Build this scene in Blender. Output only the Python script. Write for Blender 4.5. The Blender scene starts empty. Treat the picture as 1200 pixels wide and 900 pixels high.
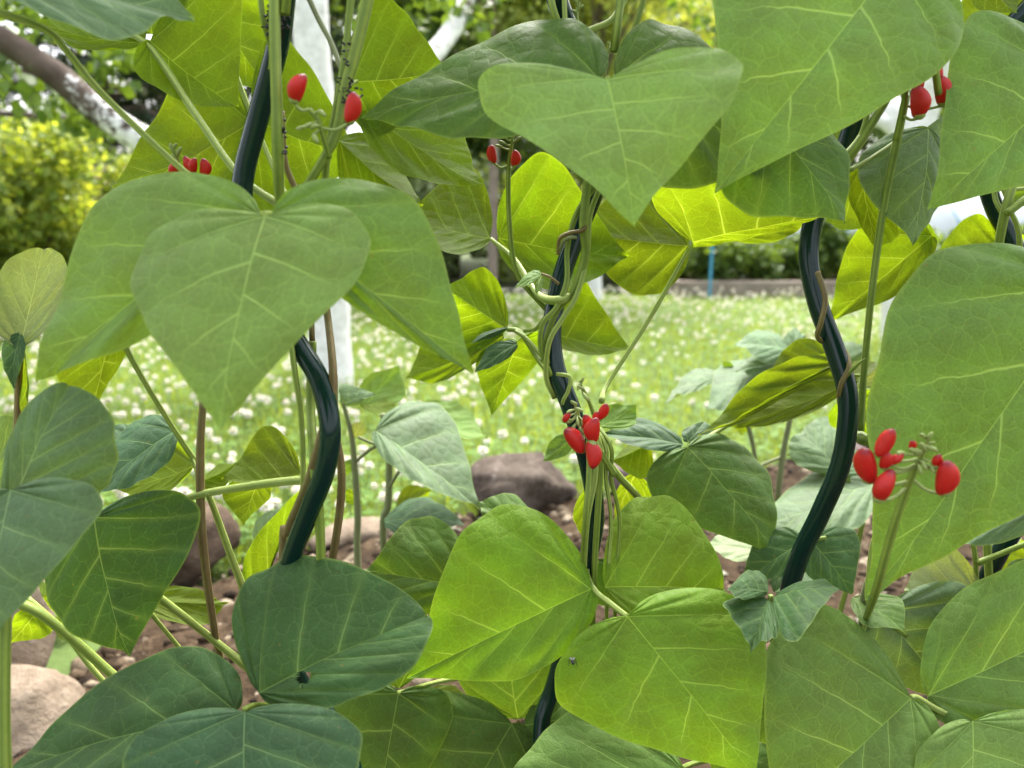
import bpy, math, random
import numpy as np
from mathutils import Vector
R = math.radians
rng = np.random.default_rng(7)
random.seed(7)
scene = bpy.context.scene
COL = scene.collection

# ------------------------------------------------------------------ camera
F, H, PITCH = 906.0, 0.52, R(11.5)          # focal in photo pixels (1200 wide), eye height, tilt down
SP, CP = math.sin(PITCH), math.cos(PITCH)
cam_d = bpy.data.cameras.new('camera'); cam = bpy.data.objects.new('camera', cam_d); COL.objects.link(cam)
cam.location = (0, 0, H); cam.rotation_euler = (R(90) - PITCH, 0, 0)
cam_d.sensor_width = 36.0; cam_d.lens = 36.0 * F / 1200.0
cam_d.clip_start = 0.02; cam_d.clip_end = 2000
cam_d.dof.use_dof = True; cam_d.dof.focus_distance = 0.40; cam_d.dof.aperture_fstop = 9.0
scene.camera = cam

# ------------------------------------------------------------------ light: bright overcast, light from behind the beans
SUN_EL, SUN_AZ = R(58), R(12)               # azimuth measured from +Y towards +X
world = bpy.data.worlds.new('World'); scene.world = world; world.use_nodes = True
wt = world.node_tree; wt.nodes.clear()
sky = wt.nodes.new('ShaderNodeTexSky'); sky.sky_type = 'NISHITA'; sky.sun_disc = False
sky.sun_elevation = SUN_EL; sky.sun_rotation = SUN_AZ; sky.air_density = 1.0; sky.dust_density = 6.0; sky.ozone_density = 1.0
hsv = wt.nodes.new('ShaderNodeHueSaturation'); hsv.inputs['Saturation'].default_value = 0.30
bg = wt.nodes.new('ShaderNodeBackground'); bg.inputs['Strength'].default_value = 0.15
wo = wt.nodes.new('ShaderNodeOutputWorld')
wt.links.new(sky.outputs[0], hsv.inputs['Color']); wt.links.new(hsv.outputs[0], bg.inputs['Color']); wt.links.new(bg.outputs[0], wo.inputs['Surface'])
sun_d = bpy.data.lights.new('sun', 'SUN'); sun_d.energy = 1.5; sun_d.angle = R(22); sun_d.color = (1.0, 0.96, 0.88)
sun = bpy.data.objects.new('sun', sun_d); COL.objects.link(sun)
sd = Vector((math.sin(SUN_AZ) * math.cos(SUN_EL), math.cos(SUN_AZ) * math.cos(SUN_EL), math.sin(SUN_EL)))
sun.rotation_euler = sd.to_track_quat('Z', 'Y').to_euler(); sun.location = (0, 0, 20)
vs = scene.view_settings
vs.view_transform = 'Standard'; vs.look = 'None'; vs.gamma = 1.0; vs.use_curve_mapping = False
vs.exposure = 2.3
scene.cycles.max_bounces = 6; scene.cycles.diffuse_bounces = 3; scene.cycles.glossy_bounces = 2; scene.cycles.transmission_bounces = 4

# ------------------------------------------------------------------ helpers
def P(x, y, Y):
    """photo pixel -> point on that sight line at horizontal distance Y"""
    u = (x - 600) / F; v = (450 - y) / F
    d = (u, CP + v * SP, -SP + v * CP); t = Y / d[1]
    return np.array((u * t, Y, H + d[2] * t))
def G(x, y, z=0.0):
    """photo pixel -> point on the ground"""
    u = (x - 600) / F; v = (450 - y) / F
    d = (u, CP + v * SP, -SP + v * CP); t = (z - H) / d[2]
    return np.array((u * t, d[1] * t, z))

def tag(o, label=None, cat=None, group=None, kind=None):
    if label: o['label'] = label
    if cat: o['category'] = cat
    if group: o['group'] = group
    if kind: o['kind'] = kind
    return o
def mk(name, mesh, mat=None, parent=None):
    o = bpy.data.objects.new(name, mesh); COL.objects.link(o)
    if mat is not None and mesh is not None and not mesh.materials: mesh.materials.append(mat)
    if parent is not None:
        o.parent = parent
        o.matrix_parent_inverse = MINV[parent.name] if parent.name in MINV else o.matrix_parent_inverse
    return o
MINV = {}
def empty(name, loc):
    o = bpy.data.objects.new(name, None); COL.objects.link(o)
    o.location = loc; o.empty_display_size = 0.02
    from mathutils import Matrix
    MINV[o.name] = Matrix.Translation(Vector(loc)).inverted()
    return o
def mesh_np(name, V, faces=None, smooth=True, tris=None, quads=None):
    me = bpy.data.meshes.new(name)
    V = np.asarray(V, dtype=np.float32)
    if faces is not None:
        me.from_pydata(V.tolist(), [], faces)
    else:
        parts = []
        if quads is not None and len(quads): parts.append((np.asarray(quads, np.int32), 4))
        if tris is not None and len(tris): parts.append((np.asarray(tris, np.int32), 3))
        me.vertices.add(len(V)); me.vertices.foreach_set('co', V.ravel())
        idx = np.concatenate([p.ravel() for p, k in parts]); tot = np.concatenate([np.full(len(p), k, np.int32) for p, k in parts])
        st = np.concatenate([[0], np.cumsum(tot)[:-1]]).astype(np.int32)
        me.loops.add(len(idx)); me.loops.foreach_set('vertex_index', idx)
        me.polygons.add(len(tot)); me.polygons.foreach_set('loop_start', st); me.polygons.foreach_set('loop_total', tot)
        me.update(calc_edges=True)
    if smooth: me.polygons.foreach_set('use_smooth', np.ones(len(me.polygons), bool))
    me.validate()
    return me
def catmull(pts, n):
    pts = np.asarray(pts, float)
    p = np.vstack([2 * pts[0] - pts[1], pts, 2 * pts[-1] - pts[-2]])
    m = len(pts) - 1; out = []
    for t in np.linspace(0, m, n):
        i = min(int(t), m - 1); u = t - i
        a, b, c, d = p[i], p[i + 1], p[i + 2], p[i + 3]
        out.append(0.5 * ((2 * b) + (-a + c) * u + (2 * a - 5 * b + 4 * c - d) * u * u + (-a + 3 * b - 3 * c + d) * u ** 3))
    return np.array(out)
def tube_data(pts, rad, sides=8, per=6, ridges=0.0, knob=None):
    pts = np.asarray(pts, float); n = max(2, (len(pts) - 1) * per + 1)
    if np.isscalar(rad): rad = [rad] * len(pts)
    c = catmull(pts, n); r = np.interp(np.linspace(0, 1, n), np.linspace(0, 1, len(rad)), rad)
    tg = np.gradient(c, axis=0); tg /= np.linalg.norm(tg, axis=1)[:, None] + 1e-12
    ref = np.array((0, 0, 1.0)) if abs(tg[0][2]) < 0.9 else np.array((1.0, 0, 0))
    V = []; a = np.cross(tg[0], ref); a /= np.linalg.norm(a)
    for i in range(n):
        a = a - tg[i] * a.dot(tg[i]); a /= np.linalg.norm(a) + 1e-12
        b = np.cross(tg[i], a)
        for k in range(sides):
            th = 2 * math.pi * k / sides; rr = r[i] * (1 + ridges * ((k % 2) * 2 - 1))
            V.append(c[i] + rr * (math.cos(th) * a + math.sin(th) * b))
    V.append(c[0]); V.append(c[-1])
    Fc = []
    for i in range(n - 1):
        for k in range(sides):
            k2 = (k + 1) % sides
            Fc.append((i * sides + k, i * sides + k2, (i + 1) * sides + k2, (i + 1) * sides + k))
    e0, e1 = n * sides, n * sides + 1
    for k in range(sides):
        k2 = (k + 1) % sides
        Fc.append((e0, k2, k)); Fc.append((e1, (n - 1) * sides + k, (n - 1) * sides + k2))
    return np.array(V), Fc
def tube(name, pts, rad, mat, parent=None, **kw):
    V, Fc = tube_data(pts, rad, **kw); me = mesh_np(name, V, Fc); sd_ = kw.get('sides', 8)
    at = me.attributes.new('ridge', 'FLOAT', 'POINT'); at.data.foreach_set('value', ((np.arange(len(V)) % sd_) % 2).astype(np.float32))
    return mk(name, me, mat, parent)
def join(list_vf):
    V, Fc, o = [], [], 0
    for v, f in list_vf:
        V.append(np.asarray(v)); Fc += [tuple(i + o for i in q) for q in f]; o += len(v)
    return np.vstack(V), Fc
def ico(sub=2):
    import bmesh
    bm = bmesh.new(); bmesh.ops.create_icosphere(bm, subdivisions=sub, radius=1.0)
    V = np.array([v.co[:] for v in bm.verts]); Fc = [tuple(v.index for v in f.verts) for f in bm.faces]; bm.free()
    return V, Fc
ICO = {k: ico(k) for k in (1, 2, 3, 4)}
def vnoise(V, freq, seed, octs=3):
    """cheap smooth pseudo-noise from sums of sines"""
    r = np.random.default_rng(seed); out = np.zeros(len(V)); a = 1.0
    for o in range(octs):
        for k in range(4):
            d = r.normal(size=3); d /= np.linalg.norm(d)
            out += a * np.sin(V @ d * freq * (1.7 ** o) * r.uniform(.7, 1.3) + r.uniform(0, 6.28)) / 4
        a *= 0.55
    return out

# ------------------------------------------------------------------ materials
class NT:
    def __init__(s, name):
        s.m = bpy.data.materials.new(name); s.m.use_nodes = True; s.t = s.m.node_tree; s.t.nodes.clear()
        s.out = s.t.nodes.new('ShaderNodeOutputMaterial')
    def n(s, ty, ins=None, **props):
        nd = s.t.nodes.new('ShaderNode' + ty)
        for k, v in props.items(): setattr(nd, k, v)
        for k, v in (ins or {}).items():
            if hasattr(v, 'is_linked') or isinstance(v, bpy.types.NodeSocket): s.t.links.new(v, nd.inputs[k])
            else: nd.inputs[k].default_value = v
        return nd
    def math(s, op, a, b=0.0, c=0.0, clamp=False):
        nd = s.n('Math', {0: a, 1: b, 2: c}, operation=op); nd.use_clamp = clamp; return nd.outputs[0]
    def mix(s, f, a, b, blend='MIX'):
        nd = s.t.nodes.new('ShaderNodeMix'); nd.data_type = 'RGBA'; nd.blend_type = blend
        for k, v in ((0, f), (6, a), (7, b)):
            if isinstance(v, bpy.types.NodeSocket): s.t.links.new(v, nd.inputs[k])
            else: nd.inputs[k].default_value = v if k == 0 else (tuple(v) + (1.0,))[:4]
        return nd.outputs[2]
    def ramp(s, f, stops):
        nd = s.n('ValToRGB', {0: f}); e = nd.color_ramp.elements
        while len(e) < len(stops): e.new(0.5)
        for el, (p, c) in zip(e, stops): el.position = p; el.color = (tuple(c) + (1.0,))[:4]
        return nd.outputs[0]
    def mapr(s, v, a, b, c=0.0, d=1.0):
        nd = s.n('MapRange', {0: v, 1: a, 2: b, 3: c, 4: d}); nd.interpolation_type = 'SMOOTHSTEP'; return nd.outputs[0]
    def finish(s, bsdf): s.t.links.new(bsdf, s.out.inputs['Surface']); return s.m

def make_leaf_mat(name='bean_leaf', sheen=0.17, veinmix=0.72):
    s = NT(name); oi = s.n('ObjectInfo')
    uv = s.n('UVMap', uv_map='vein').outputs[0]; uv2 = s.n('UVMap', uv_map='leaf').outputs[0]
    sp2 = s.n('SeparateXYZ', {0: uv2})
    sp = s.n('SeparateXYZ', {0: uv}); f, t = sp.outputs[0], sp.outputs[1]
    lat = s.math('ABSOLUTE', sp2.outputs[1])
    wn = s.n('TexNoise', {'Vector': uv2, 'Scale': 1.1, 'Detail': 2.0}, noise_dimensions='2D').outputs['Fac']
    t = s.math('ADD', t, s.math('MULTIPLY', s.math('MULTIPLY', s.math('SUBTRACT', wn, 0.5), f), 0.022))
    low = s.math('LESS_THAN', t, 0.5); side = s.math('LESS_THAN', sp2.outputs[1], 0.0)
    spc = s.math('ADD', s.math('ADD', 0.122, s.math('MULTIPLY', side, -0.022)), s.math('MULTIPLY', low, 0.05))
    k = s.math('DIVIDE', s.math('SUBTRACT', t, 0.5), spc)
    d = s.math('MULTIPLY', s.math('ABSOLUTE', s.math('SUBTRACT', s.math('FRACT', s.math('ADD', k, 0.5)), 0.5)), spc)
    w = s.math('MULTIPLY', s.math('SUBTRACT', 1.12, f), 0.0038)
    sec = s.math('MULTIPLY', s.math('SUBTRACT', 1.0, s.math('DIVIDE', d, w)), 1.5, clamp=True)
    sec = s.math('MULTIPLY', sec, s.mapr(f, 1.0, 0.5))
    wm = s.math('MULTIPLY', s.math('SUBTRACT', 1.12, t), 0.07)
    midr = s.math('MULTIPLY', s.math('SUBTRACT', 1.0, s.math('DIVIDE', lat, wm)), 2.2, clamp=True)
    off = s.n('VectorMath', {0: uv2, 1: s.n('CombineXYZ', {0: s.math('MULTIPLY', oi.outputs['Random'], 50.0), 1: s.math('MULTIPLY', oi.outputs['Random'], 31.0)}).outputs[0]}, operation='ADD').outputs[0]
    nz = s.n('TexNoise', {'Vector': off, 'Scale': 0.9, 'Detail': 3.0}, noise_dimensions='2D')
    wob = s.n('VectorMath', {0: off, 1: s.n('VectorMath', {0: nz.outputs['Color'], 'Scale': 0.5}, operation='SCALE').outputs[0]}, operation='ADD').outputs[0]
    v1 = s.n('TexVoronoi', {'Vector': wob, 'Scale': 1.15, 'Randomness': 0.9}, feature='DISTANCE_TO_EDGE', voronoi_dimensions='2D').outputs['Distance']
    v2 = s.n('TexVoronoi', {'Vector': wob, 'Scale': 4.5, 'Randomness': 1.0}, feature='DISTANCE_TO_EDGE', voronoi_dimensions='2D').outputs['Distance']
    ter = s.mapr(v1, 0.05, 0.0); fine = s.mapr(v2, 0.09, 0.0)
    vein = s.math('MAXIMUM', midr, sec)
    allv = s.math('MAXIMUM', vein, s.math('MAXIMUM', s.math('MULTIPLY', ter, 0.24), s.math('MULTIPLY', fine, 0.07)))
    base = oi.outputs['Color']
    big = s.n('TexNoise', {'Vector': off, 'Scale': 0.45, 'Detail': 4.0, 'Roughness': 0.6}, noise_dimensions='2D').outputs['Fac']
    hv = s.n('HueSaturation', {'Hue': s.mapr(big, 0.25, 0.75, 0.494, 0.506), 'Saturation': 1.0, 'Value': s.mapr(big, 0.2, 0.8, 0.86, 1.15), 'Color': base}).outputs[0]
    mot = s.n('TexNoise', {'Vector': off, 'Scale': 7.0, 'Detail': 3.0, 'Roughness': 0.7}, noise_dimensions='2D').outputs['Fac']
    hv = s.n('HueSaturation', {'Value': s.mapr(mot, 0.2, 0.8, 0.88, 1.13), 'Color': hv}).outputs[0]
    sp_ = s.n('TexNoise', {'Vector': off, 'Scale': 2.6, 'Detail': 1.0}, noise_dimensions='2D').outputs['Fac']
    spots = s.mapr(sp_, 0.80, 0.83)
    hv = s.mix(s.math('MULTIPLY', spots, 0.45), hv, (0.16, 0.12, 0.04))
    dn = s.n('TexVoronoi', {'Vector': off, 'Scale': 2.2, 'Randomness': 1.0}, voronoi_dimensions='2D').outputs['Distance']
    hv = s.mix(s.math('MULTIPLY', s.math('MULTIPLY', s.mapr(dn, 0.045, 0.025), s.mapr(mot, 0.5, 0.62)), 0.45), hv, (0.34, 0.36, 0.24))
    hv = s.mix(s.math('MULTIPLY', s.mapr(d, 0.022, 0.0), 0.12), hv, (0.20, 0.30, 0.08))
    edge = s.math('MULTIPLY', s.mapr(f, 0.965, 1.0), 0.35)
    hv = s.mix(edge, hv, (0.22, 0.30, 0.07))
    vcol = s.mix(1.0, s.mix(1.0, base, (1.9, 1.8, 2.0), 'MULTIPLY'), (0.07, 0.09, 0.025), 'ADD')
    vc = s.mix(s.math('MULTIPLY', allv, veinmix), hv, vcol)
    under = s.mix(0.12, vc, (0.20, 0.27, 0.10)); 
    geo = s.n('NewGeometry'); col = s.mix(geo.outputs['Backfacing'], vc, under)
    tcol = s.mix(1.0, vc, (2.15, 2.0, 0.30), 'MULTIPLY')
    tcol = s.mix(s.math('MULTIPLY', vein, 0.35), tcol, (0.36, 0.36, 0.07))
    hgt = s.math('ADD', s.math('ADD', s.math('MULTIPLY', allv, -0.6), s.math('MULTIPLY', mot, 0.12)), s.math('ADD', s.math('MULTIPLY', s.mapr(v1, 0.0, 0.4), 0.5), s.math('MULTIPLY', s.mapr(v2, 0.0, 0.4), 0.08)))
    sg = s.math('SUBTRACT', s.math('MULTIPLY', geo.outputs['Backfacing'], -2.0), -1.0)
    bmp = s.n('Bump', {'Strength': 0.6, 'Distance': 0.0007, 'Height': s.math('MULTIPLY', hgt, sg)}).outputs[0]
    pr = s.n('BsdfPrincipled', {'Base Color': col, 'Roughness': s.mapr(mot, 0.2, 0.8, 0.50, 0.66), 'Specular IOR Level': s.math('MULTIPLY', s.math('SUBTRACT', 1.0, s.math('MULTIPLY', geo.outputs['Backfacing'], 0.6)), sheen), 'Normal': bmp})
    bm2 = s.n('Bump', {'Strength': 0.2, 'Distance': 0.0005, 'Height': s.math('MULTIPLY', hgt, sg)}).outputs[0]
    tr = s.n('BsdfTranslucent', {'Color': tcol, 'Normal': bm2})
    mx = s.n('MixShader', {0: oi.outputs['Alpha'], 1: pr.outputs[0], 2: tr.outputs[0]})
    return s.finish(mx.outputs[0])
M_LEAF = make_leaf_mat()

def make_foliage(name, c1, c2, trans=0.35, rough=0.5, spec=0.3):
    s = NT(name); g = s.n('NewGeometry'); r = g.outputs['Random Per Island']
    col = s.mix(r, c1, c2)
    pr = s.n('BsdfPrincipled', {'Base Color': col, 'Roughness': rough, 'Specular IOR Level': spec})
    tr = s.n('BsdfTranslucent', {'Color': s.mix(1.0, col, (2.0, 1.7, 0.5), 'MULTIPLY')})
    return s.finish(s.n('MixShader', {0: trans, 1: pr.outputs[0], 2: tr.outputs[0]}).outputs[0])
def make_noise_mat(name, stops, scale, rough=0.8, bump=0.3, bdist=0.003, detail=6.0, spec=0.3, trans=None, coords='Object', ridge=False):
    s = NT(name); tc = s.n('TexCoord').outputs[coords]
    nz = s.n('TexNoise', {'Vector': tc, 'Scale': scale, 'Detail': detail, 'Roughness': 0.65}).outputs['Fac']
    nz2 = s.n('TexNoise', {'Vector': tc, 'Scale': scale * 5.3, 'Detail': 4.0, 'Roughness': 0.7}).outputs['Fac']
    mixf = s.math('ADD', s.math('MULTIPLY', nz, 0.65), s.math('MULTIPLY', nz2, 0.35))
    col = s.ramp(mixf, stops)
    if ridge:
        rv = s.n('Attribute', attribute_name='ridge').outputs['Fac']
        col = s.n('HueSaturation', {'Value': s.mapr(rv, 0.0, 1.0, 0.72, 1.22), 'Hue': s.mapr(rv, 0.0, 1.0, 0.51, 0.493), 'Color': col}).outputs[0]
    bp = s.n('Bump', {'Strength': bump, 'Distance': bdist, 'Height': mixf}).outputs[0]
    pr = s.n('BsdfPrincipled', {'Base Color': col, 'Roughness': rough, 'Specular IOR Level': spec, 'Normal': bp}).outputs[0]
    if trans:
        tr = s.n('BsdfTranslucent', {'Color': col}).outputs[0]
        pr = s.n('MixShader', {0: trans, 1: pr, 2: tr}).outputs[0]
    return s.finish(pr)
M_STEM = make_noise_mat('stem_green', [(0.3, (0.15, 0.22, 0.035)), (0.7, (0.25, 0.32, 0.06))], 60, 0.5, 0.25, 0.0006, trans=0.12, ridge=True)
M_STEM_PALE = make_noise_mat('stem_pale', [(0.3, (0.23, 0.31, 0.06)), (0.7, (0.34, 0.41, 0.11))], 60, 0.5, 0.25, 0.0006, trans=0.12, ridge=True)
M_STEM_OLD = make_noise_mat('stem_brown', [(0.3, (0.13, 0.075, 0.035)), (0.55, (0.17, 0.13, 0.05)), (0.75, (0.20, 0.20, 0.07))], 45, 0.55, 0.3, 0.0008, ridge=True)
M_STEM_GREY = make_noise_mat('stem_grey_green', [(0.3, (0.13, 0.15, 0.07)), (0.7, (0.20, 0.22, 0.11))], 60, 0.6, 0.25, 0.0006)
M_BUD = make_noise_mat('bud_green', [(0.3, (0.22, 0.29, 0.08)), (0.7, (0.34, 0.40, 0.15))], 200, 0.5, 0.1, 0.0003, trans=0.15)
def make_red():
    s = NT('flower_red'); tc = s.n('TexCoord').outputs['Object']
    nz = s.n('TexNoise', {'Vector': tc, 'Scale': 260.0, 'Detail': 3.0}).outputs['Fac']
    z = s.n('SeparateXYZ', {0: s.n('TexCoord').outputs['Generated']}).outputs[2]
    c = s.mix(s.mapr(nz, 0.3, 0.7), (0.42, 0.008, 0.009), (0.56, 0.018, 0.014))
    c = s.mix(s.mapr(z, 0.80, 1.0), c, (0.16, 0.006, 0.018))
    bp = s.n('Bump', {'Strength': 0.25, 'Distance': 0.0004, 'Height': nz}).outputs[0]
    pr = s.n('BsdfPrincipled', {'Base Color': c, 'Roughness': 0.36, 'Specular IOR Level': 0.4, 'Normal': bp})
    tr = s.n('BsdfTranslucent', {'Color': (0.9, 0.05, 0.03, 1)})
    return s.finish(s.n('MixShader', {0: 0.18, 1: pr.outputs[0], 2: tr.outputs[0]}).outputs[0])
M_RED = make_red()
def make_stake():
    s = NT('stake_green_coating'); tc = s.n('TexCoord').outputs['Object']
    nz = s.n('TexNoise', {'Vector': tc, 'Scale': 90.0, 'Detail': 5.0, 'Roughness': 0.7}).outputs['Fac']
    c = s.mix(s.mapr(nz, 0.55, 0.8), (0.0028, 0.019, 0.0165), (0.014, 0.028, 0.024))
    bp = s.n('Bump', {'Strength': 0.12, 'Distance': 0.0005, 'Height': nz}).outputs[0]
    pr = s.n('BsdfPrincipled', {'Base Color': c, 'Roughness': s.mapr(nz, 0.3, 0.8, 0.07, 0.20), 'Specular IOR Level': 0.27, 'Normal': bp})
    return s.finish(pr.outputs[0])
M_STAKE = make_stake()
M_SOIL = make_noise_mat('soil', [(0.30, (0.010, 0.0062, 0.0035)), (0.47, (0.034, 0.022, 0.0125)), (0.60, (0.065, 0.044, 0.026)), (0.75, (0.13, 0.10, 0.066))], 34, 0.95, 1.0, 0.008, spec=0.1)
def make_isl(name, stops, rough=0.9):
    s = NT(name); r = s.n('NewGeometry').outputs['Random Per Island']
    tc = s.n('TexCoord').outputs['Object']
    nz = s.n('TexNoise', {'Vector': tc, 'Scale': 300.0, 'Detail': 4.0}).outputs['Fac']
    c = s.n('HueSaturation', {'Value': s.mapr(nz, 0.25, 0.75, 0.65, 1.3), 'Color': s.ramp(r, stops)}).outputs[0]
    bp = s.n('Bump', {'Strength': 0.5, 'Distance': 0.002, 'Height': nz}).outputs[0]
    return s.finish(s.n('BsdfPrincipled', {'Base Color': c, 'Roughness': rough, 'Specular IOR Level': 0.15, 'Normal': bp}).outputs[0])
M_CLOD = make_isl('soil_crumbs', [(0.0, (0.012, 0.0075, 0.0045)), (0.40, (0.036, 0.023, 0.0135)), (0.72, (0.085, 0.060, 0.037)), (0.9, (0.21, 0.17, 0.12))])
M_CHIP = make_isl('dry_litter', [(0.0, (0.10, 0.07, 0.045)), (0.5, (0.17, 0.14, 0.095)), (1.0, (0.24, 0.25, 0.19))])
M_LAWN = make_noise_mat('lawn_soil', [(0.3, (0.045, 0.075, 0.018)), (0.7, (0.10, 0.15, 0.035))], 14, 0.95, 0.6, 0.02)
M_GROUND = make_noise_mat('far_ground', [(0.3, (0.06, 0.09, 0.025)), (0.7, (0.12, 0.15, 0.05))], 2.0, 0.95, 0.5, 0.03)
M_GRASS = make_foliage('grass_blades', (0.13, 0.215, 0.030), (0.27, 0.345, 0.085), 0.42, 0.45)
M_CLOVER_LEAF = make_foliage('clover_leaves', (0.075, 0.17, 0.025), (0.15, 0.26, 0.05), 0.35, 0.5)
M_CLOVER = make_isl('clover_heads', [(0.0, (0.62, 0.60, 0.50)), (0.75, (0.80, 0.79, 0.70)), (0.97, (0.62, 0.42, 0.34))], 0.7)
M_CLOVER_STEM = make_foliage('clover_stems', (0.12, 0.19, 0.04), (0.17, 0.22, 0.06), 0.2)
def make_stone(name, stops, scale=16):
    return make_noise_mat(name, stops, scale, 0.92, 1.0, 0.012, 8.0, 0.1)
M_STONE_GREY = make_stone('stone_grey', [(0.30, (0.022, 0.017, 0.013)), (0.47, (0.070, 0.055, 0.043)), (0.60, (0.125, 0.10, 0.082)), (0.70, (0.30, 0.28, 0.25))], 20)
M_STONE_BROWN = make_stone('stone_brown', [(0.30, (0.034, 0.023, 0.016)), (0.5, (0.095, 0.068, 0.048)), (0.70, (0.17, 0.13, 0.095))])
M_STONE_SAND = make_stone('stone_sand', [(0.25, (0.106, 0.077, 0.053)), (0.5, (0.202, 0.158, 0.115)), (0.75, (0.269, 0.226, 0.178))], 22)
M_STONE_PINK = make_stone('stone_pink', [(0.25, (0.082, 0.058, 0.053)), (0.5, (0.149, 0.115, 0.106)), (0.75, (0.202, 0.168, 0.154))], 18)
def make_bark():
    s = NT('whitewashed_bark'); tc = s.n('TexCoord').outputs['Object']
    nz = s.n('TexNoise', {'Vector': tc, 'Scale': 38.0, 'Detail': 6.0, 'Roughness': 0.72}).outputs['Fac']
    nb = s.n('TexNoise', {'Vector': tc, 'Scale': 9.0, 'Detail': 4.0}).outputs['Fac']
    bark = s.ramp(nb, [(0.3, (0.05, 0.036, 0.028)), (0.7, (0.15, 0.115, 0.095))])
    at = s.n('Attribute', attribute_name='lime').outputs['Fac']
    m = s.mapr(s.math('ADD', at, s.math('MULTIPLY', s.math('SUBTRACT', s.math('ADD', s.math('MULTIPLY', nz, .7), s.math('MULTIPLY', nb, .3)), 0.5), 3.2)), 0.28, 0.60)
    wh = s.mix(s.mapr(nz, 0.35, 0.7), (0.62, 0.61, 0.60), (0.82, 0.82, 0.82))
    c = s.mix(m, bark, wh)
    bp = s.n('Bump', {'Strength': 0.8, 'Distance': 0.006, 'Height': nz}).outputs[0]
    return s.finish(s.n('BsdfPrincipled', {'Base Color': c, 'Roughness': 0.9, 'Specular IOR Level': 0.15, 'Normal': bp}).outputs[0])
M_BARKW = make_bark()
M_BARK = make_noise_mat('bark', [(0.3, (0.05, 0.036, 0.028)), (0.7, (0.19, 0.14, 0.11))], 14, 0.95, 0.8, 0.01)
M_BARK_TAN = make_noise_mat('bark_tan', [(0.3, (0.17, 0.13, 0.11)), (0.7, (0.30, 0.24, 0.21))], 14, 0.95, 0.8, 0.01)
M_WOOD = make_noise_mat('weathered_timber', [(0.3, (0.16, 0.125, 0.10)), (0.7, (0.32, 0.27, 0.23))], 9, 0.9, 0.5, 0.004)
M_EDGING = make_noise_mat('dark_edging', [(0.3, (0.02, 0.022, 0.022)), (0.7, (0.05, 0.05, 0.05))], 20, 0.7)
M_FLEECE = make_noise_mat('fleece', [(0.3, (0.40, 0.45, 0.49)), (0.7, (0.52, 0.56, 0.60))], 2.5, 0.6, 0.4, 0.02, trans=0.25)
M_BLUE = make_noise_mat('blue_plastic', [(0.3, (0.05, 0.25, 0.42)), (0.7, (0.09, 0.33, 0.5))], 20, 0.5)
M_BLACK = make_noise_mat('aphid_black', [(0.3, (0.006, 0.006, 0.007)), (0.7, (0.02, 0.02, 0.022))], 500, 0.5)
M_WING = make_noise_mat('fly_wing', [(0.3, (0.25, 0.27, 0.25)), (0.7, (0.35, 0.37, 0.35))], 900, 0.3, trans=0.5)
M_BRICK = make_noise_mat('old_brickwork', [(0.3, (0.20, 0.11, 0.09)), (0.7, (0.32, 0.20, 0.17))], 12, 0.9)
F_GOLD = make_foliage('leaves_gold', (0.11, 0.185, 0.035), (0.31, 0.375, 0.09), 0.50)
F_MID = make_foliage('leaves_mid', (0.05, 0.095, 0.02), (0.11, 0.18, 0.035), 0.35)
F_DARK = make_foliage('leaves_dark', (0.016, 0.034, 0.016), (0.045, 0.075, 0.03), 0.22, 0.45, 0.4)
F_LIME = make_foliage('leaves_lime', (0.18, 0.255, 0.065), (0.36, 0.42, 0.14), 0.42)
F_GREY = make_foliage('leaves_greyish', (0.10, 0.15, 0.06), (0.20, 0.26, 0.12), 0.30)
F_FRUIT = make_foliage('leaves_fruit', (0.06, 0.12, 0.02), (0.12, 0.20, 0.035), 0.40, 0.4, 0.4)

# ================================================================== SETTING: ground, lawn, bed
def sheet(name, x0, x1, y0, y1, z, mat):
    V = [(x0, y0, z), (x1, y0, z), (x1, y1, z), (x0, y1, z)]
    return tag(mk(name, mesh_np(name, V, [(0, 1, 2, 3)], smooth=False), mat), kind='structure')
sheet('ground', -600, 600, -600, 600, -0.03, M_GROUND)
sheet('lawn', -9, 10, -2.5, 6.05, 0.0, M_LAWN)
EX, EY = [-0.62, -0.47, 0.02, 0.55, 1.3, 3.0], [0.75, 1.03, 1.34, 1.58, 1.86, 2.4]
def bed_edge(x): return np.interp(x, EX, EY)
def in_bed(x, y, m=0.0): return (y < bed_edge(x) + m) & (x > -0.52 - m) & (x < 2.6 + m)
# soil: lumpy raised bed
gx = np.arange(-0.60, 2.65, 0.0125); gy = np.arange(-0.8, 2.3, 0.0125)
XX, YY = np.meshgrid(gx, gy); pts = np.stack([XX.ravel(), YY.ravel(), np.zeros(XX.size)], 1)
dist = np.minimum(bed_edge(pts[:, 0]) - pts[:, 1], pts[:, 0] + 0.52)
z = 0.03 + 0.016 * vnoise(pts, 9, 1) + 0.010 * vnoise(pts, 38, 2) + 0.0065 * np.abs(vnoise(pts, 110, 3)) + rng.normal(0, 0.0022, len(pts))
pts[:, 2] = np.where(dist > 0, z * np.clip(dist / 0.06, 0, 1) + 0.004, -0.02)
nx, ny = len(gx), len(gy)
ii = (np.arange(ny - 1)[:, None] * nx + np.arange(nx - 1)[None, :]).ravel()
Q = np.stack([ii, ii + 1, ii + nx + 1, ii + nx], 1)
Q = Q[(dist[Q] > -0.03).any(1)]
soil = tag(mk('garden_bed_soil', mesh_np('soil', pts, quads=Q), M_SOIL), kind='structure')
def soil_z(x, y):
    p = np.array([[x, y, 0.0]])
    return float(0.03 + 0.016 * vnoise(p, 9, 1)[0] + 0.010 * vnoise(p, 38, 2)[0])
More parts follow.
